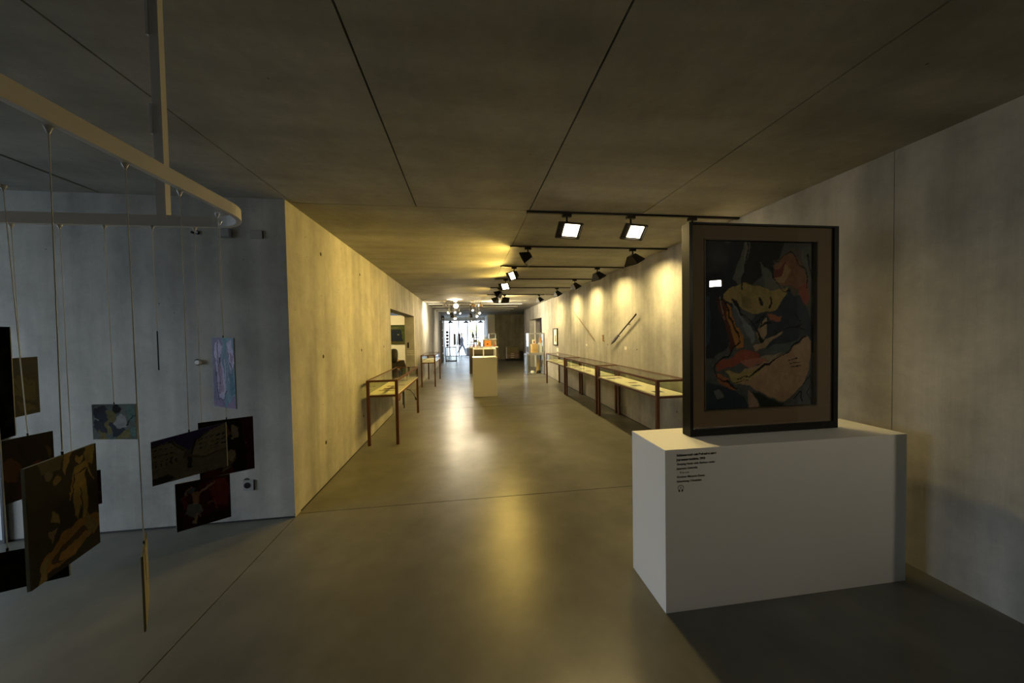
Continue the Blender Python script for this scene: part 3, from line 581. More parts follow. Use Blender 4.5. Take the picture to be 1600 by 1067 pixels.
# ------------------------------------------------------------------ display tables (vitrines)
def vitrine(label, x0, y0, L=2.0, Wd=0.44, H=0.955, T=0.745, cat='display table', group='rusty steel display tables', items=(), mirror=False):
    t = thing('display_table', label, cat, (x0, y0, 0), group=group)
    p = 0.040; r = 0.028
    for (a, b) in ((0, 0), (Wd - p, 0), (0, L - p), (Wd - p, L - p)):
        MB().box(a, a + p, b, b + p, 0, H).obj('leg', M_rust, t)
    f = MB()
    for z in (H - r, T - 0.036):
        f.box(p, Wd - p, 0, r, z, z + r).box(p, Wd - p, L - r, L, z, z + r).box(0, r, p, L - p, z, z + r).box(Wd - r, Wd, p, L - p, z, z + r)
    f.obj('frame', M_rust, t)
    MB().box(0.004, Wd - 0.004, 0.004, L - 0.004, T - 0.012, T).obj('tray', M_linen, t)
    g = MB().box(r, Wd - r, r, L - r, H - 0.008, H - 0.003).box(0.006, 0.010, p, L - p, T, H - r).box(Wd - 0.010, Wd - 0.006, p, L - p, T, H - r).box(p, Wd - p, 0.006, 0.010, T, H - r).box(p, Wd - p, L - 0.010, L - 0.006, T, H - r)
    g.obj('glass', M_glass, t)
    return t
vitrine('rusty steel and glass display table nearest on the left, before the yellow-lit wall', -1.476, 4.985)
vitrine('smaller looking display table farther down the left wall, past the doorway', -1.455, 10.35, L=1.8, H=0.98, T=0.76)
vitrine('nearest of the three display tables in a row along the right wall', 2.437, 4.02)
vitrine('middle one of the three display tables in a row along the right wall', 2.437, 6.115)
vitrine('farthest of the three display tables in a row along the right wall', 2.437, 8.24)
def sheet(x, y, w, l, label, group, m=None, z=0.7455, rz=0.0, book=0.0):
    t = thing('print_sheet' if not book else 'open_book', label, 'print' if not book else 'book', (x, y, z), rz, group)
    MB().box(-w / 2, w / 2, -l / 2, l / 2, 0, 0.002 + book).obj('sheet' if not book else 'pages', M_paper, t)
    MB().box(-w / 2 + w * 0.12, w / 2 - w * 0.12, -l / 2 + l * 0.15, l / 2 - l * 0.12, 0.002 + book, 0.0028 + book).obj('image', m or M_print, t)
    return t
GR = 'prints inside the right row of display tables'
for (x, y, w, l, m, lab) in ((2.62, 4.30, .20, .16, M_print, 'first print behind the front leg of the nearest right table'), (2.60, 4.86, .21, .15, M_print, 'dark print toward the near middle of the nearest right table'), (2.70, 5.16, .20, .15, M_printb, 'brownish print in the middle of the nearest right table'),
                         (2.58, 5.72, .22, .18, M_print, 'print at the far end of the nearest right table, outer side'), (2.74, 5.76, .12, .2, M_printb, 'narrow print at the far end of the nearest right table, by the wall'),
                         (2.62, 6.45, .2, .16, M_print, 'print at the near end of the middle right table'), (2.60, 6.95, .2, .16, M_printb, 'print a quarter along the middle right table'), (2.62, 7.42, .2, .15, M_print, 'print beyond the centre of the middle right table'), (2.64, 7.82, .2, .15, M_print, 'print at the far end of the middle right table'),
                         (2.62, 8.6, .2, .16, M_print, 'print at the near end of the farthest right table'), (2.62, 9.2, .2, .16, M_printb, 'print in the centre of the farthest right table'), (2.62, 9.8, .2, .16, M_print, 'print at the far end of the farthest right table')):
    sheet(x, y, w, l, lab, GR, m)
GL = 'prints inside the left display tables'
sheet(-1.25, 5.42, .26, .22, 'brown open book lying near the front of the nearest left table', GL, M_printb, book=0.012)
sheet(-1.32, 5.78, .14, .12, 'small brown sheet behind the open book in the nearest left table', GL, M_printb)
sheet(-1.16, 5.86, .16, .14, 'sheet on the aisle side of the nearest left table', GL, M_printb)
sheet(-1.22, 6.45, .18, .16, 'dark grey print toward the far end of the nearest left table', GL, M_print)
sheet(-1.30, 10.9, .2, .2, 'print in the farther left table', GL, M_printb, z=0.7605)
sheet(-1.20, 11.5, .2, .2, 'second print deeper in the farther left table', GL, M_print, z=0.7605)

# ------------------------------------------------------------------ things on the right wall
# spear / paddle
def wall_pole(name, label, a, b, prof, m):
    a = Vector(a); b = Vector(b); t = thing(name, label, 'spear' if name == 'spear' else 'staff', tuple((a + b) / 2)); o = (a + b) / 2; L = (b - a)
    n = 40; mb = MB(); d = L.normalized(); side = Vector((1, 0, 0)); w = d.cross(side)
    k = 0; rows = []
    for i in range(n + 1):
        u = i / n
        for q in range(len(prof) - 1):
            if prof[q][0] <= u <= prof[q + 1][0]:
                f = (u - prof[q][0]) / (prof[q + 1][0] - prof[q][0]); r_ = prof[q][1] * (1 - f) + prof[q + 1][1] * f; h_ = prof[q][2] * (1 - f) + prof[q + 1][2] * f
        c = a - o + L * u
        for j in range(8):
            th = 2 * PI * j / 8; mb.v.append(tuple(c + w * (r_ * math.cos(th)) + side * (h_ * math.sin(th))))
    for i in range(n):
        for j in range(8): mb.f.append((i * 8 + j, i * 8 + (j + 1) % 8, (i + 1) * 8 + (j + 1) % 8, (i + 1) * 8 + j))
    mb.obj('shaft', m, t, smooth=True)
    for u in (0.3, 0.7):
        p = a - o + L * u; MB().tube(p, (XR - o.x, p.y, p.z), 0.006, n=8).obj('hook', M_black, t)
    return t
wall_pole('spear', 'dark spear with a leaf-shaped head hung slanting on the right wall', (2.86, 6.355, 1.343), (2.86, 5.333, 1.891), [(0, .002, .002), (.06, .022, .008), (.18, .042, .010), (.30, .034, .009), (.36, .013, .010), (.42, .016, .012), (.93, .013, .012), (1, .018, .014)], mat('dark_wood', (0.022, 0.012, 0.007), 0.5))
wall_pole('staff', 'thin pale brown staff hung slanting the other way on the right wall', (2.885, 7.228, 1.39), (2.885, 8.806, 2.187), [(0, .003, .003), (.08, .014, .008), (.35, .010, .008), (.5, .009, .008), (.52, .016, .008), (.6, .014, .008), (1, .004, .004)], mat('pale_brown_wood', (0.20, 0.13, 0.06), 0.6))
lab1 = thing('wall_label', 'small pale label plate below the dark spear', 'label', (XR, 5.81, 1.288)); MB().box(-0.004, 0, -0.05, 0.05, -0.03, 0.03).obj('plate', M_paper, lab1)
lab2 = thing('wall_label', 'small pale label plate below the thin staff', 'label', (XR, 7.86, 1.285)); MB().box(-0.004, 0, -0.05, 0.05, -0.025, 0.025).obj('plate', M_paper, lab2)
clp = thing('wall_hook', 'short brown upright hook between the staff and the spear', 'hook', (XR, 6.83, 1.47)); MB().box(-0.02, 0, -0.02, 0.02, -0.075, 0.06).box(-0.03, 0, -0.028, 0.028, 0.045, 0.062).obj('plate', M_printb, clp)
fr = thing('framed_picture', 'small upright picture in a dark frame at the far end of the right wall', 'picture', (XR, 10.74, 1.46))
for b in ((-0.04, 0, -0.26, -0.22, -0.285, 0.285), (-0.04, 0, 0.22, 0.26, -0.285, 0.285), (-0.04, 0, -0.22, 0.22, -0.285, -0.25), (-0.04, 0, -0.22, 0.22, 0.25, 0.285)): MB().box(*b).obj('frame_bar', M_black, fr)
MB().box(-0.02, -0.002, -0.22, 0.22, -0.25, 0.25).obj('mount', M_paper, fr)
MB().box(-0.024, -0.02, -0.08, 0.06, -0.16, 0.06).obj('image', M_printb, fr)
lab3 = thing('wall_label', 'pale label plate under the small framed picture', 'label', (XR, 10.55, 1.04)); MB().box(-0.004, 0, -0.09, 0.09, -0.06, 0.06).obj('plate', M_paper, lab3)
# reveal of the left doorway: lettering and a small dark plate
rv = thing('wall_text', 'white lettering on the far reveal of the left doorway', 'lettering', (-1.80, D1, 1.02))
for k, s in enumerate(('Ausstellung', 'Exhibition', 'Sammlung')):
    text_obj('line', s, 0.055, (0.02, -0.003, 0.11 - k * 0.055), (PI / 2, 0, 0), M_paper, rv)
dp = thing('door_plate', 'small dark upright plate above the white lettering in the doorway', 'plate', (-1.735, D1, 1.31)); MB().box(-0.025, 0.025, -0.01, 0, -0.08, 0.08).obj('plate', M_black, dp)
gp = thing('gallery_painting', 'dark green and navy painting on the white wall seen through the left doorway', 'painting', (-2.9, 13.0, 1.63))
im = picture(60, 40, .6, (0.05, 0.07, 0.025), [('p', (0.012, 0.018, 0.04), [(.12, .3), (.3, .22), (.86, .25), (.9, .85), (.2, .9)]), ('s', (0.10, .11, .06), [(.1, .2), (.9, .12)], .03), ('e', (0.2, .2, .12), (.75, .5, .03, .04, 0)), ('s', (.09, .06, .03), [(.05, .9), (.95, .92)], .02)], 7)
MB().box(-0.55, 0.55, -0.03, 0, -0.37, 0.37).obj('frame', mat('dark_green_frame', (0.03, 0.04, 0.02), 0.5), gp)
pic_obj('canvas', im, (-.53, -.032, .35), (.53, -.032, .35), (.53, -.032, -.35), (-.53, -.032, -.35), gp)
# ------------------------------------------------------------------ lighting tracks and lamps
def track(label, x0, x1, y, m=M_black, group='black lighting tracks across the corridor ceiling'):
    t = thing('lighting_track', label, 'track', (x0, y, CEIL), group=group)
    MB().box(0, x1 - x0, -0.014, 0.014, -0.020, 0).obj('profile', m, t)
    MB().box(-0.006, 0, -0.016, 0.016, -0.022, 0).obj('end_cap', m, t)
    return t
for k, (y, w) in enumerate(((3.215, 'nearest black ceiling track, holding the two glaring floodlights'), (4.50, 'second black ceiling track from the camera'), (5.85, 'third black ceiling track from the camera'),
                            (7.17, 'fourth black ceiling track from the camera'), (8.55, 'fifth black ceiling track from the camera'), (10.05, 'sixth and farthest black track of the row'))):
    track(w, 0.60, XR - 0.01, y)
def area(parent, loc, aim, power, size=(0.20, 0.12), col=LAMP, spread=150):
    l = bpy.data.lights.new('lamp_light', 'AREA'); l.shape = 'RECTANGLE'; l.size, l.size_y = size; l.energy = power * LP; l.color = col
    l.spread = math.radians(spread)
    o = bpy.data.objects.new('lamp_light', l); C.objects.link(o); o.parent = parent; o.location = loc
    o.rotation_euler = Vector(aim).to_track_quat('-Z', 'Y').to_euler(); return o
def flood(label, x, y, aim, power, lit=True, drop=0.135, spread=150, sz=1.0, roll=0.0, col=LAMP, group='black rectangular floodlights on the corridor tracks', zc=CEIL - 0.02):
    t = thing('floodlight', label, 'lamp', (x, y, zc), group=group)
    MB().box(-0.045, 0.045, -0.017, 0.017, -0.030, 0.0).obj('adapter', M_black, t)
    MB().tube((0, 0, -0.03), (0, 0, -drop + 0.045), 0.010, n=10).box(-0.016, 0.016, -0.010, 0.010, -drop + 0.035, -drop + 0.06).obj('arm', M_black, t)
    aim = Vector(aim).normalized(); q = aim.to_track_quat('-Z', 'Y') @ Quaternion((0, 0, 1), roll)
    hd = MB().frustum(0.25 * sz, 0.155 * sz, 0.10 * sz, 0.08 * sz, -0.055, 0.055)
    h = hd.obj('head', M_black, t, loc=(0, 0, -drop)); h.rotation_euler = q.to_euler()
    for b in ((-.125, .125, .0775, .083), (-.125, .125, -.083, -.0775)): pass
    rim = MB().box(-0.127 * sz, 0.127 * sz, 0.072 * sz, 0.080 * sz, -0.075, -0.052).box(-0.127 * sz, 0.127 * sz, -0.080 * sz, -0.072 * sz, -0.075, -0.052).box(-0.127 * sz, -0.119 * sz, -0.072 * sz, 0.072 * sz, -0.075, -0.052).box(0.119 * sz, 0.127 * sz, -0.072 * sz, 0.072 * sz, -0.075, -0.052)
    r = rim.obj('rim', M_black, h)
    MB().box(-0.100 * sz, 0.055 * sz, -0.060 * sz, 0.060 * sz, -0.060, -0.0555).obj('lens', M_lens if lit else M_lgrey, h)
    if lit and power: area(t, Vector((0, 0, -drop)) + aim * 0.078, aim, power, (0.2 * sz, 0.12 * sz), col, spread)
    return t
# first track: two floodlights aimed back towards the visitor, one towards the right wall
flood('glaring floodlight at the left of the nearest track', 1.00, 3.215, (0.10, -0.75, -0.66), 4.5, spread=80)
flood('glaring floodlight at the middle of the nearest track', 1.675, 3.215, (0.12, -0.75, -0.66), 4.5, spread=80)
flood('floodlight half hidden behind the framed painting', 2.36, 3.215, (0.80, 0.05, -0.6), 2.6, spread=100)
P_R, P_L = 16, 24
flood('floodlight at the right end of the second track, aimed at the right wall', 2.37, 4.50, (0.46, 0.12, -0.88), P_R, spread=138)
flood('floodlight at the right end of the third track', 2.385, 5.85, (0.46, 0.10, -0.88), P_R, spread=138)
flood('floodlight at the right end of the fourth track', 2.39, 7.17, (0.46, 0.08, -0.88), P_R, spread=138)
flood('floodlight at the right end of the fifth track', 2.36, 8.55, (0.46, 0.08, -0.88), P_R, spread=138)
flood('floodlight at the right end of the sixth track', 2.21, 10.05, (0.46, 0.1, -0.88), P_R, spread=138)
flood('floodlight at the left end of the second track, tipped so its pale face shows', 0.84, 4.50, (-0.65, 0.25, -0.35), P_L, col=(1.0, 0.66, 0.13))
flood('floodlight at the left end of the third track, glowing face turned left', 0.835, 5.85, (-0.75, -0.32, -0.40), P_L, col=(1.0, 0.66, 0.13))
flood('floodlight at the left end of the fourth track, glowing face turned to the viewer', 0.833, 7.17, (-0.55, -0.65, -0.45), P_L, col=(1.0, 0.66, 0.13))
flood('dark floodlight at the left end of the fifth track', 0.825, 8.55, (-0.6, 0.35, -0.45), P_L, col=(1.0, 0.66, 0.13))
flood('left one of the pair of dark floodlights on the sixth track', 0.87, 10.05, (-0.55, 0.45, -0.5), P_L, col=(1.0, 0.66, 0.13))
flood('right one of the pair of dark floodlights on the sixth track', 1.13, 10.05, (0.35, 0.75, -0.4), 45)
# ring-shaped lamp bracket near the right wall
rg = thing('track_ring', 'thin pale ring-shaped holder hanging beside the farthest right floodlight', 'holder', (2.05, 8.9, CEIL - 0.02))
mb = MB()
for i in range(18):
    a, b = 2 * PI * i / 18, 2 * PI * (i + 1) / 18
    mb.tube((0.07 * math.cos(a), 0, -0.11 + 0.07 * math.sin(a)), (0.07 * math.cos(b), 0, -0.11 + 0.07 * math.sin(b)), 0.006, n=6, caps=False)
mb.obj('ring', M_alu, rg); MB().tube((0, 0, 0.02), (0, 0, -0.04), 0.006, n=6).obj('stem', M_alu, rg)
# lamp in the hall behind the viewer, seen only as a reflection in the picture glass
flood('lamp of the hall behind, mirrored in the picture glass', 5.17, -2.56, (-3.35, 4.4, -1.1), 2.8, drop=0.2, spread=48, col=(1.0, 0.86, 0.62), group='hall lamps behind')
# unseen lamps added to light the gallery room behind the left wall
flood('unseen floodlight added in the side gallery, aimed at its white wall', -3.3, 10.6, (0.3, 0.7, -0.5), 45, group='added side gallery floodlights')
flood('unseen floodlight added in the side gallery near the doorway', -3.2, 7.6, (0.2, 0.2, -0.9), 32, group='added side gallery floodlights')

# far shop: white tracks with round spotlights on stems
for k, y in enumerate((11.9, 13.2, 14.5, 15.8, 17.1)):
    tr = track('white ceiling track number %s of the shop, counted from the corridor' % ('one', 'two', 'three', 'four', 'five')[k], -1.5, 2.2, y, M_rail, 'white ceiling tracks of the shop')
def spot(label, x, y, z, aim, body, lit, power=0, r=0.055, L=0.13):
    t = thing('spotlight', label, 'lamp', (x, y, CEIL - 0.02), group='round spotlights of the shop')
    MB().tube((0, 0, 0), (0, 0, z - CEIL + 0.02 + 0.02), 0.011, n=8).obj('stem', body if body is not M_rail else M_alu, t)
    MB().box(-0.04, 0.04, -0.018, 0.018, -0.028, 0).obj('adapter', M_rail, t)
    aim = Vector(aim).normalized(); c = Vector((0, 0, z - CEIL + 0.02))
    MB().tube(c - aim * L / 2, c + aim * L / 2, r * 0.8, r, n=18).obj('head', body, t)
    MB().tube(c + aim * (L / 2 - 0.002), c + aim * (L / 2 + 0.004), r * 0.86, n=18).obj('lens', M_lensw if lit else M_lgrey, t)
    if lit and power: area(t, c + aim * (L / 2 + 0.02), aim, power, (0.08, 0.08), (1.0, .83, .55), 120)
    return t
spot('big glaring white spotlight on the first shop track', -0.40, 11.9, 2.60, (-0.1, -0.9, 0.12), M_rail, True, 4, 0.10, 0.12)
spot('small brown-stemmed spotlight left of the big glaring one', -0.80, 11.9, 2.62, (-.75, .6, -.4), M_alu, True, 34)
spot('white spotlight below and left of the big glaring one', -0.72, 13.2, 2.48, (-.5, -.6, -.4), M_rail, True, 10)
spot('black spotlight in the left cluster of the shop lamps', -0.62, 13.2, 2.36, (.2, .5, -.7), M_black, False, 0, 0.075)
spot('white spotlight just right of the black one in the left cluster', -0.50, 13.2, 2.50, (.1, -.7, -.5), M_rail, True, 10, 0.05)
spot('lowest white spotlight of the left cluster', -0.55, 14.5, 2.33, (.1, -.6, -.6), M_rail, True, 10, 0.07)
spot('small pale spotlight at the right of the left cluster', -0.33, 13.2, 2.46, (.5, -.5, -.5), M_alu, True, 6, 0.045)
spot('brown spotlight at the top of the right cluster', 0.20, 11.9, 2.62, (.7, .2, -.1), mat('bronze', (0.20, 0.13, 0.07), 0.4, 0.6), True, 40)
spot('bronze spotlight farther right at the top of the right cluster', 0.46, 11.9, 2.62, (.7, .2, -.05), mat('bronze', (0.20, 0.13, 0.07), 0.4, 0.6), True, 40)
spot('bright small spotlight on the left stem of the right cluster', 0.19, 13.2, 2.56, (.1, -.8, -.3), M_rail, True, 7, 0.045)
spot('black drum-shaped spotlight at the lower left of the right cluster', 0.12, 13.2, 2.34, (0, .4, -.8), M_black, False, 0, 0.075)
spot('white spotlight in the middle of the right cluster', 0.44, 13.2, 2.44, (.4, -.7, -.2), M_rail, True, 7, 0.05)
spot('white spotlight at the lower right of the right cluster', 0.34, 13.2, 2.33, (.3, -.7, -.4), M_rail, True, 7, 0.055)
spot('grey spotlight hanging lowest in the right cluster', 0.12, 15.8, 2.24, (0, -.5, -.8), M_alu, False, 0, 0.05)
spot('second grey spotlight hanging lowest in the right cluster', 0.27, 15.8, 2.28, (-.75, .35, -.4), M_alu, True, 40, 0.06)
# light added to wash the shop ceiling; its housing is made up
up_ = thing('added_uplight', 'added light washing the ceiling above the big glaring spotlight', 'lamp', (-0.42, 11.6, CEIL - 0.02), group='round spotlights of the shop')
MB().box(-0.05, 0.05, -0.02, 0.02, -0.05, 0).obj('body', M_rail, up_); area(up_, (0, -0.1, -0.16), (0.0, 0.1, 0.9), 30, (0.15, 0.15), (1, .85, .6), 110)

# pendants by the entrance
for k, x in enumerate((-1.13, -0.13, 0.84)):
    p_ = thing('pendant_lamp', ('left', 'middle', 'right')[k] + ' one of three small black pendant lamps before the entrance glazing', 'lamp', (x, 22.0, CEIL), group='black pendant lamps by the entrance')
    MB().tube((0, 0, 0), (0, 0, -0.34), 0.006, n=6).obj('cable', M_black, p_)
    MB().lathe([(0.02, -0.31), (0.06, -0.34), (0.17, -0.39), (0.18, -0.45)], (0, 0, 0), 20).obj('shade', M_black, p_)
sp = thing('wall_speaker', 'small black loudspeaker high on the left wall before the entrance', 'loudspeaker', (-1.46, 20.0, 2.58)); MB().box(-0.09, 0.08, -0.08, 0.08, -0.14, 0.14).obj('cabinet', M_black, sp); MB().tube((0, -0.08, -.04), (0, -0.086, -.04), 0.05, n=16).obj('cone', M_lgrey, sp)

# ------------------------------------------------------------------ white pedestal in the corridor
wp = thing('pedestal', 'white pedestal standing alone in the middle of the corridor', 'pedestal', (0.105, 8.40, 0))
MB().box(0, 0.61, 0, 0.62, 0, 0.965).obj('body', M_white, wp, bevel=0.004); MB().box(-0.006, 0.616, -0.006, 0.626, 0.965, 1.0).obj('top', M_white, wp, bevel=0.003)
MB().tube((0.26, 0.2, 1.0), (0.26, 0.2, 1.006), 0.03, n=16).obj('opening', M_black, wp)

# ------------------------------------------------------------------ shop furniture
M_dk = mat('dark_brown_panel', (0.085, 0.068, 0.045), 0.6); M_tan = mat('tan_board', (0.42, 0.31, 0.17), 0.7, noise=0.08)
co = thing('shop_counter', 'dark brown shop counter with a white top behind the white pedestal', 'counter', (0.03, 13.4, 0))
MB().box(0, 1.15, 0, 0.8, 0, 1.04).obj('body', M_dk, co); MB().box(-0.02, 1.17, -0.02, 0.82, 1.04, 1.08).obj('top', M_white, co)
tb = thing('side_table', 'thin-legged white table in front of the brown counter', 'table', (0.17, 12.2, 0))
MB().box(0, 0.84, 0, 0.7, 1.03, 1.06).obj('top', M_white, tb)
for a in (0, 0.81):
    for b in (0, 0.67): MB().box(a, a + 0.03, b, b + 0.03, 0, 1.03).obj('leg', M_white, tb)
MB().box(0.36, 0.40, 0.02, 0.05, 0, 1.03).obj('leg', M_white, tb)
for k, (x, y, w, l, c_) in enumerate(((.30, 12.4, .12, .09, (.6, .2, .15)), (.48, 12.5, .14, .1, (.2, .3, .5)), (.66, 12.4, .10, .14, (.8, .7, .3)), (.85, 12.55, .12, .1, (.3, .3, .3)))):
    b = thing('booklet', ('red', 'blue', 'yellow', 'grey')[k] + ' booklet lying on the thin-legged white table', 'booklet', (x, y, 1.061)); MB().box(-w / 2, w / 2, -l / 2, l / 2, 0, .012).obj('cover', mat('cover_%d' % k, c_, .6), b)
dc = thing('display_block', 'tan display block with a white top at the back of the counter', 'display', (0.64, 14.3, 0))
MB().box(0, 0.58, 0, 0.5, 0.0, 1.34).obj('body', M_tan, dc); MB().box(-0.02, 0.60, -0.02, 0.52, 1.34, 1.375).obj('top', M_white, dc)
ob = thing('orange_box', 'orange box with a dark dot on the counter', 'box', (0.80, 13.75, 1.081)); MB().box(-.13, .13, -.1, .1, 0, .24).obj('carton', mat('orange_card', (0.85, 0.30, 0.03), 0.5), ob); MB().tube((-.01, -.1, .10), (-.01, -.104, .10), .03, n=14).obj('dot', M_black, ob)
for k, (x, y, h, w, c_, lb) in enumerate(((.22, 13.7, .10, .10, (.30, .10, .05), 'reddish brown small box at the left end of the counter'), (.36, 13.65, .08, .08, (.45, .22, .08), 'light brown small box beside the reddish one on the counter'), (.50, 13.75, .20, .05, (.12, .08, .06), 'dark slim bottle on the counter'),
                                          (.42, 13.9, .28, .06, (.75, .70, .62), 'tall cream tube at the back of the counter'), (1.08, 13.6, .06, .08, (.5, .1, .06), 'small red tin at the right end of the counter'))):
    b = thing('shop_item', lb, 'item', (x, y, 1.081))
    (MB().lathe([(w / 2, 0), (w / 2, h * .7), (w / 4, h * .85), (w / 4, h)], (0, 0, 0), 14) if k in (2, 3) else MB().box(-w / 2, w / 2, -w / 2, w / 2, 0, h)).obj('body', mat('item_%d' % k, c_, .5), b)
def glass_case(name, label, loc, w, d, h, m=M_rail, r=0.018, base=None, group=None):
    t = thing(name, label, 'display case', loc, group=group)
    for a in (0, w - r):
        for b in (0, d - r): MB().box(a, a + r, b, b + r, 0, h).obj('post', m, t)
    f = MB()
    for z in (0, h - r): f.box(r, w - r, 0, r, z, z + r).box(r, w - r, d - r, d, z, z + r).box(0, r, r, d - r, z, z + r).box(w - r, w, r, d - r, z, z + r)
    f.obj('frame', m, t)
    MB().box(r, w - r, 0.004, 0.008, r, h - r).box(0.004, 0.008, r, d - r, r, h - r).box(w - 0.008, w - 0.004, r, d - r, r, h - r).box(r, w - r, r, d - r, h - 0.008, h - 0.004).obj('glass', M_glass, t)
    MB().box(r, w - r, r, d - r, 0.002, 0.014).obj('floor_plate', base or M_white, t)
    return t
glass_case('glass_case', 'small glass case on the tan display block', (0.90, 14.4, 1.376), 0.3, 0.3, 0.24)
for k, (x, h, c_) in enumerate(((0.72, .20, (.55, .6, .62)), (0.80, .12, (.35, .4, .45)))):
    b = thing('glass_bottle', ('taller', 'shorter')[k] + ' pale bottle standing left of the small glass case', 'bottle', (x, 14.45, 1.376)); MB().lathe([(.03, 0), (.03, h * .6), (.012, h * .8), (.012, h)], (0, 0, 0), 14).obj('body', mat('bottle_%d' % k, c_, .2), b)
# white shelf stack seen above the counter
for k, (x0, x1, y, z, lb) in enumerate(((.10, .62, 17.5, 1.20, 'lower white shelf table behind the counter, with small goods'), (.15, .60, 18.3, 1.42, 'higher white display table behind the counter'))):
    t = thing('shop_table', lb, 'table', (x0, y, 0)); MB().box(0, x1 - x0, 0, .5, z - .04, z).obj('top', M_white, t)
    for a in (0, x1 - x0 - .03):
        for b in (0, .47): MB().box(a, a + .03, b, b + .03, 0, z - .04).obj('leg', M_white, t)
for k, (x, y, z, w, h, c_, lb) in enumerate(((.25, 18.5, 1.421, .12, .30, (.10, .10, .12), 'dark vase on the higher white display table'), (.45, 18.5, 1.421, .10, .36, (.45, .40, .42), 'tall greyish vase on the higher white display table'), (.38, 17.7, 1.201, .2, .10, (.25, .24, .18), 'olive box on the lower white shelf table'))):
    b = thing('vase' if k < 2 else 'goods_box', lb, 'vase' if k < 2 else 'box', (x, y, z)); (MB().lathe([(w / 3, 0), (w / 2, h * .4), (w / 4, h * .8), (w / 3.3, h)], (0, 0, 0), 16) if k < 2 else MB().box(-w / 2, w / 2, -.1, .1, 0, h)).obj('body', mat('vase_%d' % k, c_, .4), b)

# tower of two stacked glass display cubes by the right wall
glass_case('display_cube', 'lower glass display cube of the stack by the right wall', (2.20, 12.35, 0.0), 0.66, 0.62, 0.80, M_alu, 0.045, M_lgrey)
glass_case('display_cube', 'upper glass display cube of the stack by the right wall', (2.28, 12.38, 0.802), 0.60, 0.56, 0.80, M_alu, 0.045, M_lgrey)
def box_t(name, lb, cat, loc, w, d, h, m, rz=0, extra=None):
    t = thing(name, lb, cat, loc, rz); MB().box(-w / 2, w / 2, -d / 2, d / 2, 0, h).obj('carton', m, t, bevel=0.003)
    if extra: extra(t)
    return t
M_card = mat('tan_carton', (0.62, 0.40, 0.17), 0.7, noise=0.1)
box_t('carton', 'lower tan carton in the upper glass cube', 'box', (2.55, 12.62, 0.818), .27, .25, .12, M_card, extra=lambda t: MB().box(-.136, .136, -.127, -.124, .10, .11).obj('tape', M_printb, t))
box_t('carton', 'upper tan carton in the upper glass cube, stacked on the other', 'box', (2.55, 12.62, 0.939), .26, .25, .24, M_card, 0.03, extra=lambda t: MB().box(-.13, .13, -.127, -.124, .02, .03).obj('tape', M_printb, t))
box_t('small_box', 'small pale box with a red mark on top of the tan cartons', 'box', (2.53, 12.60, 1.181), .11, .1, .17, mat('cream_card', (0.75, 0.66, 0.52), .6), extra=lambda t: MB().box(-.03, .03, -.053, -.05, .04, .10).obj('mark', mat('red_print', (0.5, .08, .05), .6), t))
box_t('small_box', 'small orange box on the bluish white case in the upper glass cube', 'box', (2.775, 12.60, 1.219), .07, .07, .19, mat('orange_pack', (0.75, 0.35, 0.10), .6))
box_t('white_case', 'bluish white case at the right inside the upper glass cube', 'box', (2.775, 12.62, 0.818), .10, .22, .40, mat('cool_white', (0.85, 0.90, 1.0), .4))
ho = thing('shoes', 'pair of black and white shoes at the bottom of the lower glass cube', 'shoes', (2.46, 12.62, 0.015))
for s_ in (0, 1):
    sh = MB().lathe([(.05, 0), (.06, .02), (.055, .06), (.03, .09)], (0.0 + s_ * .16, -.02 * s_, 0), 16)
    o_ = sh.obj('shoe', M_black if s_ else mat('white_leather', (.7, .7, .66), .5), ho); o_.scale = (1.5, 1.9, 1.4)
    MB().box(-.09 + s_ * .26, .09 + s_ * .26, -.15, .10, 0.001, .022).obj('sole', M_black, ho)
bt = thing('wooden_boards', 'pale wooden boards leaning inside the lower glass cube', 'boards', (2.68, 12.72, 0.016))
for k, dx in enumerate((-.05, 0.0, .05)):
    o_ = MB().box(-.022, .022, -.01, .01, 0, .60 - .05 * k).obj('board', M_card, bt, loc=(dx, .05 * k, 0)); o_.rotation_euler = (-.08, .16, 0)

# stacked flat boxes on a dolly by the dark end wall
dl = thing('dolly', 'dark low dolly under the stack of flat boxes by the end wall', 'trolley', (2.18, 19.3, 0))
MB().box(0, .82, 0, .6, .07, .12).obj('platform', M_black, dl)
for a in (.06, .76):
    for b in (.06, .54): MB().tube((a - .015, b, .035), (a + .015, b, .035), .034, n=14).obj('wheel', M_black, dl)
zc = .121
for k, (w, h, c_, lb) in enumerate(((.76, .12, (.30, .20, .17), 'lowest flat brown box on the dolly'), (.74, .12, (.34, .25, .22), 'second flat box on the dolly from below'), (.74, .10, (.25, .17, .14), 'third flat box on the dolly from below'))):
    box_t('flat_box', lb, 'box', (2.58, 19.6, zc), w, .5, h, mat('flat_%d' % k, c_, .7), extra=lambda t, h=h: MB().box(-.1, .1, -.252, -.25, h * .3, h * .7).obj('label_strip', M_paper, t)); zc += h + .001
box_t('tall_carton', 'dull olive carton topping the stack on the dolly', 'box', (2.60, 19.6, zc), .66, .5, .34, mat('olive_carton', (.26, .22, .12), .7))
box_t('white_roll', 'bright white upright strip at the left of the stack on the dolly', 'roll', (2.225, 19.33, .121), .05, .05, .68, mat('cool_white', (0.85, 0.90, 1.0), .4))
sk = thing('stick', 'thin pale stick leaning on top of the stack on the dolly', 'stick', (2.65, 19.6, .80)); MB().tube((-.3, 0, .02), (0, 0, .06), .012, n=6).tube((0, 0, .06), (.08, 0, .28), .008, n=6).obj('rod', M_card, sk)
box_t('dark_bag', 'dark bag standing right of the stack on the dolly', 'bag', (3.12, 19.3, 0), .16, .3, .55, M_black)

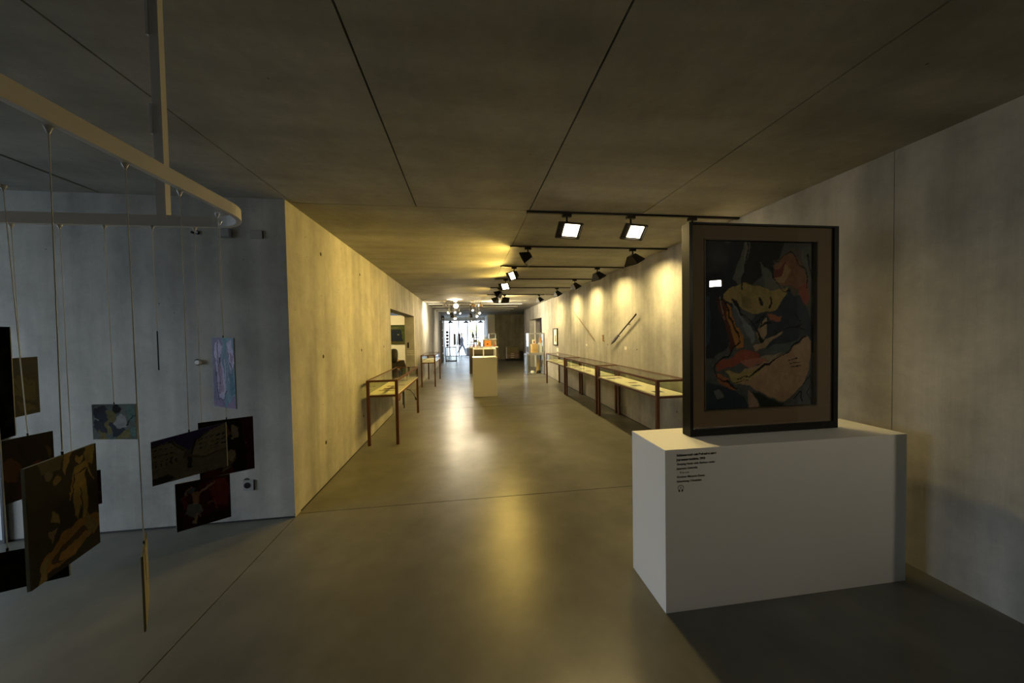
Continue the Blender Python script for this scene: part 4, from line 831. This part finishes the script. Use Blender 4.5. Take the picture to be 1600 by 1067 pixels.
# black-framed case, shelves and plant-like stand at the far left
bc = glass_case('display_case', 'black framed display case on the floor at the far left', (-1.36, 19.8, 0), .66, .6, .86, M_black, .04)
bc2 = MB()
for (a, b) in (((.1, .3, .05), (.22, .3, .3)), ((.22, .3, .05), (.1, .3, .32)), ((.1, .3, .3), (.3, .3, .3)), ((.3, .3, .05), (.28, .3, .38))): bc2.tube(a, b, .012, n=6)
ts = thing('folding_stand', 'small black folding stand inside the black framed case', 'stand', (-1.34, 19.8, .016)); bc2.obj('bars', M_black, ts)
sf = thing('wall_shelf', 'tall dark shelf frame against the far end of the left wall', 'shelf', (-1.55, 18.9, 0))
for b in (0, .8): MB().box(0, .10, b, b + .04, 0, 2.4).obj('post', M_frame, sf)
for z in (.5, .95, 1.4, 1.85, 2.3): MB().box(.005, .10, .04, .80, z, z + .03).obj('shelf_board', M_white, sf)
st = thing('card_stand', 'narrow dark revolving stand beside the black framed case', 'stand', (-1.28, 20.75, 0))
MB().tube((0, 0, 0), (0, 0, 1.9), .02, n=8).lathe([(.14, 0), (.14, .03), (.03, .05)], (0, 0, 0), 16).obj('pole', M_black, st)
for z in (.95, 1.15, 1.35, 1.55, 1.75): MB().lathe([(.08, z - .08), (.09, z), (.08, z + .06)], (0, 0, 0), 10).obj('card_pocket', mat('dark_greenish', (.05, .06, .055), .6), st)
# clothes rail with garments
cr = thing('clothes_rack', 'thin metal clothes rack in front of the entrance glazing', 'rack', (-1.25, 22.3, 0))
for a in (0, .78): MB().tube((a, 0, 0), (a, 0, 1.76), .014, n=8).tube((a, -.22, .015), (a, .22, .015), .014, n=8).obj('upright', M_frame, cr)
MB().tube((0, 0, 1.75), (.78, 0, 1.75), .014, n=8).obj('rail', M_frame, cr)
for k, (x, c_, lb) in enumerate(((-.93, (.34, .29, .20), 'tan garment on the clothes rack'), (-.86, (.30, .26, .20), 'brownish garment beside the tan one on the rack'), (-.74, (.14, .12, .15), 'dark purple garment in the middle of the rack'), (-.64, (.24, .21, .25), 'mauve grey garment on the rack'), (-.55, (.16, .15, .17), 'dark grey garment at the right end of the rack'))):
    g_ = thing('garment', lb, 'clothing', (x, 22.3, 1.74), group='garments hanging on the clothes rack')
    MB().lathe([(.05, -.86 + .04 * (k % 2)), (.047, -.5), (.04, -.12), (.012, -.05)], (0, 0, 0), 10).obj('cloth', mat('cloth_%d' % k, c_, .9), g_).scale = (.85, 3.6, 1)
    MB().tube((0, 0, -.06), (0, 0, .015), .005, n=6).obj('hook', M_alu, g_)

# ------------------------------------------------------------------ people
def skin(name, verts, edges, radii, material, parent=None, lv=2, root=0):
    me = bpy.data.meshes.new(name); me.from_pydata(verts, edges, []); o = bpy.data.objects.new(name, me); C.objects.link(o)
    s = o.modifiers.new('skin', 'SKIN'); s.use_smooth_shade = True
    for i, v in enumerate(me.skin_vertices[0].data):
        r = radii[i]; v.radius = (r, r) if not isinstance(r, tuple) else r; v.use_root = (i == root)
    sb = o.modifiers.new('sub', 'SUBSURF'); sb.levels = lv; sb.render_levels = lv
    me.materials.append(material)
    if parent: o.parent = parent
    return o
M_skin = mat('skin', (0.50, 0.30, 0.20), 0.6); M_hair = mat('dark_hair', (0.012, 0.009, 0.007), 0.6)
# seated visitor in the left doorway, back to the viewer; local origin at the chair foot, facing +y
sv = thing('person', 'person with long dark hair in a dark jacket sitting in the left doorway, back turned', 'person', (-1.655, 7.62, 0), 0.25)
V = [(0, 0, .50), (0, .01, .66), (0, 0, .84), (0, .01, 1.0), (0, .03, 1.07), (0, .045, 1.15), (0, .05, 1.25),
     (.17, 0, .99), (.22, .06, .76), (.17, .27, .66), (.14, .34, .65), (-.17, 0, .99), (-.22, .06, .76), (-.17, .27, .66), (-.14, .34, .65),
     (.10, .05, .50), (.12, .42, .50), (.12, .44, .10), (.12, .54, .05), (-.10, .05, .50), (-.12, .42, .50), (-.12, .44, .10), (-.12, .54, .05)]
Ed = [(0, 1), (1, 2), (2, 3), (3, 4), (4, 5), (5, 6), (3, 7), (7, 8), (8, 9), (9, 10), (3, 11), (11, 12), (12, 13), (13, 14), (0, 15), (15, 16), (16, 17), (17, 18), (0, 19), (19, 20), (20, 21), (21, 22)]
Rr = [.15, .13, .14, .10, .05, .075, .085, .06, .045, .035, .03, .06, .045, .035, .03, .09, .065, .04, .03, .09, .065, .04, .03]
skin('body', V, Ed, Rr, M_skin, sv)
skin('jacket', [(0, -.01, .56), (0, -.01, .70), (0, -.02, .86), (0, 0, 1.01), (.17, -.01, .99), (.23, .05, .76), (.18, .24, .67), (-.17, -.01, .99), (-.23, .05, .76), (-.18, .24, .67)],
     [(0, 1), (1, 2), (2, 3), (3, 4), (4, 5), (5, 6), (3, 7), (7, 8), (8, 9)], [.175, .165, .165, .12, .085, .065, .05, .085, .065, .05], mat('dark_jacket', (0.018, 0.013, 0.011), 0.8), sv)
skin('skirt', [(0, 0, .50), (.06, .2, .52), (.09, .44, .48), (.07, .46, .28), (-.06, .2, .52), (-.09, .44, .48), (-.07, .46, .28)], [(0, 1), (1, 2), (2, 3), (0, 4), (4, 5), (5, 6)], [.18, .13, .11, .12, .13, .11, .12], mat('patterned_cloth', (0.20, 0.17, 0.19), 0.9, noise=0.8, nscale=22), sv)
skin('hair', [(0, .0, 1.30), (0, -.04, 1.22), (0, -.075, 1.08), (0, -.085, .98)], [(0, 1), (1, 2), (2, 3)], [.095, .10, .095, .06], M_hair, sv)
skin('patterned_bag', [(.20, -.04, .62), (.23, -.02, .52)], [(0, 1)], [.08, .10], mat('bag_cloth', (0.34, 0.29, 0.36), 0.9, noise=0.9, nscale=30), sv)
sc = thing('chair', 'black chair under the seated person in the left doorway', 'chair', (-1.655, 7.60, 0), 0.25)
MB().box(-.21, .21, -.2, .22, .40, .43).obj('seat', M_black, sc)
for a in (-.2, .18):
    for b in (-.19, .19): MB().box(a, a + .02, b, b + .02, 0, .40).obj('leg', M_black, sc)
cb = thing('cable', 'black cable with a small plug hanging under the nearest left display table', 'cable', (-1.30, 6.94, .70))
pts = [(0, 0, .01), (-.02, 0, -.1), (0.02, 0, -.2), (.1, 0, -.22), (.17, 0, -.30), (.2, 0, -.38)]
mb = MB()
for a, b in zip(pts[:-1], pts[1:]): mb.tube(a, b, .007, n=6)
mb.obj('cord', M_black, cb); MB().tube((.2, 0, -.37), (.215, 0, -.43), .014, n=8).obj('plug', M_black, cb)
# walking figure outside
wk = thing('person', 'person in grey walking past outside the entrance, seen in silhouette', 'person', (-0.50, 26.0, -0.02))
V = [(0, 0, .95), (0, 0, 1.15), (0, 0, 1.38), (0, 0, 1.50), (.01, 0, 1.58), (.02, 0, 1.68), (.0, .17, 1.40), (-.08, .2, 1.15), (.05, .2, .95), (.0, -.17, 1.40), (.12, -.2, 1.16), (.24, -.2, 1.0),
     (.02, .08, .90), (-.16, .08, .50), (-.36, .08, .14), (-.30, .08, .05), (.02, -.08, .90), (.20, -.08, .50), (.30, -.08, .08), (.40, -.08, .05)]
Ed = [(0, 1), (1, 2), (2, 3), (3, 4), (4, 5), (2, 6), (6, 7), (7, 8), (2, 9), (9, 10), (10, 11), (0, 12), (12, 13), (13, 14), (14, 15), (0, 16), (16, 17), (17, 18), (18, 19)]
Rr = [.12, .12, .13, .05, .075, .085, .06, .045, .035, .06, .045, .035, .085, .06, .04, .035, .085, .06, .04, .035]
skin('body', V, Ed, Rr, M_skin, wk)
skin('clothing', V[:3] + [V[6], V[7], V[9], V[10], V[12], V[13], V[14], V[16], V[17], V[18]], [(0, 1), (1, 2), (2, 3), (3, 4), (2, 5), (5, 6), (0, 7), (7, 8), (8, 9), (0, 10), (10, 11), (11, 12)],
     [.135, .135, .145, .075, .06, .075, .06, .10, .072, .05, .10, .072, .05], mat('grey_clothes', (0.10, 0.10, 0.13), 0.8), wk)
skin('hair', [(0.0, 0, 1.73), (-.03, 0, 1.64)], [(0, 1)], [.085, .08], M_hair, wk)
bn = thing('litter_bin', 'grey bin outside the entrance, right of the walking person', 'bin', (0.02, 25.4, -0.02))
MB().lathe([(.22, 0), (.26, .5), (.27, .52)], (0, 0, 0), 20).obj('body', mat('bin_grey', (0.16, 0.16, 0.17), .6), bn); MB().lathe([(.28, .52), (.28, .55), (.1, .60)], (0, 0, 0), 20).obj('lid', mat('bin_grey', (0.16, 0.16, 0.17), .6), bn)
# outdoor furniture and tree
for k, (x, y) in enumerate(((0.15, 29.0), (0.75, 30.5))):
    t = thing('outdoor_table', ('nearer', 'farther')[k] + ' small dark table outside the entrance', 'table', (x, y, -0.02)); MB().box(-.35, .35, -.3, .3, .70, .73).obj('top', M_frame, t); MB().tube((0, 0, 0), (0, 0, .7), .025, n=8).lathe([(.22, 0), (.22, .02), (.03, .04)], (0, 0, 0), 14).obj('leg', M_frame, t)
tr = thing('tree', 'yellow-green tree across the street outside the entrance', 'tree', (0.75, 44, -0.02))
MB().tube((0, 0, 0), (0, 0, 1.7), .12, .07, n=10).obj('trunk', mat('bark', (.12, .09, .06), .9), tr)
rng = random.Random(5); lf = MB()
for i in range(1400):
    th = rng.uniform(0, 2 * PI); ph = math.acos(rng.uniform(-1, 1)); r_ = 0.8 * rng.uniform(.3, 1) ** .5
    c_ = Vector((r_ * math.sin(ph) * math.cos(th), r_ * math.sin(ph) * math.sin(th), 2.25 + r_ * math.cos(ph) * .9)); a = Vector((rng.gauss(0, 1), rng.gauss(0, 1), rng.gauss(0, 1))).normalized(); b = a.orthogonal().normalized()
    lf.poly([c_ - a * .09, c_ + b * .05, c_ + a * .09, c_ - b * .05])
o_ = lf.obj('foliage', mat('leaf_green', (0.80, 0.85, 0.45), .7), tr); o_['kind'] = 'stuff'
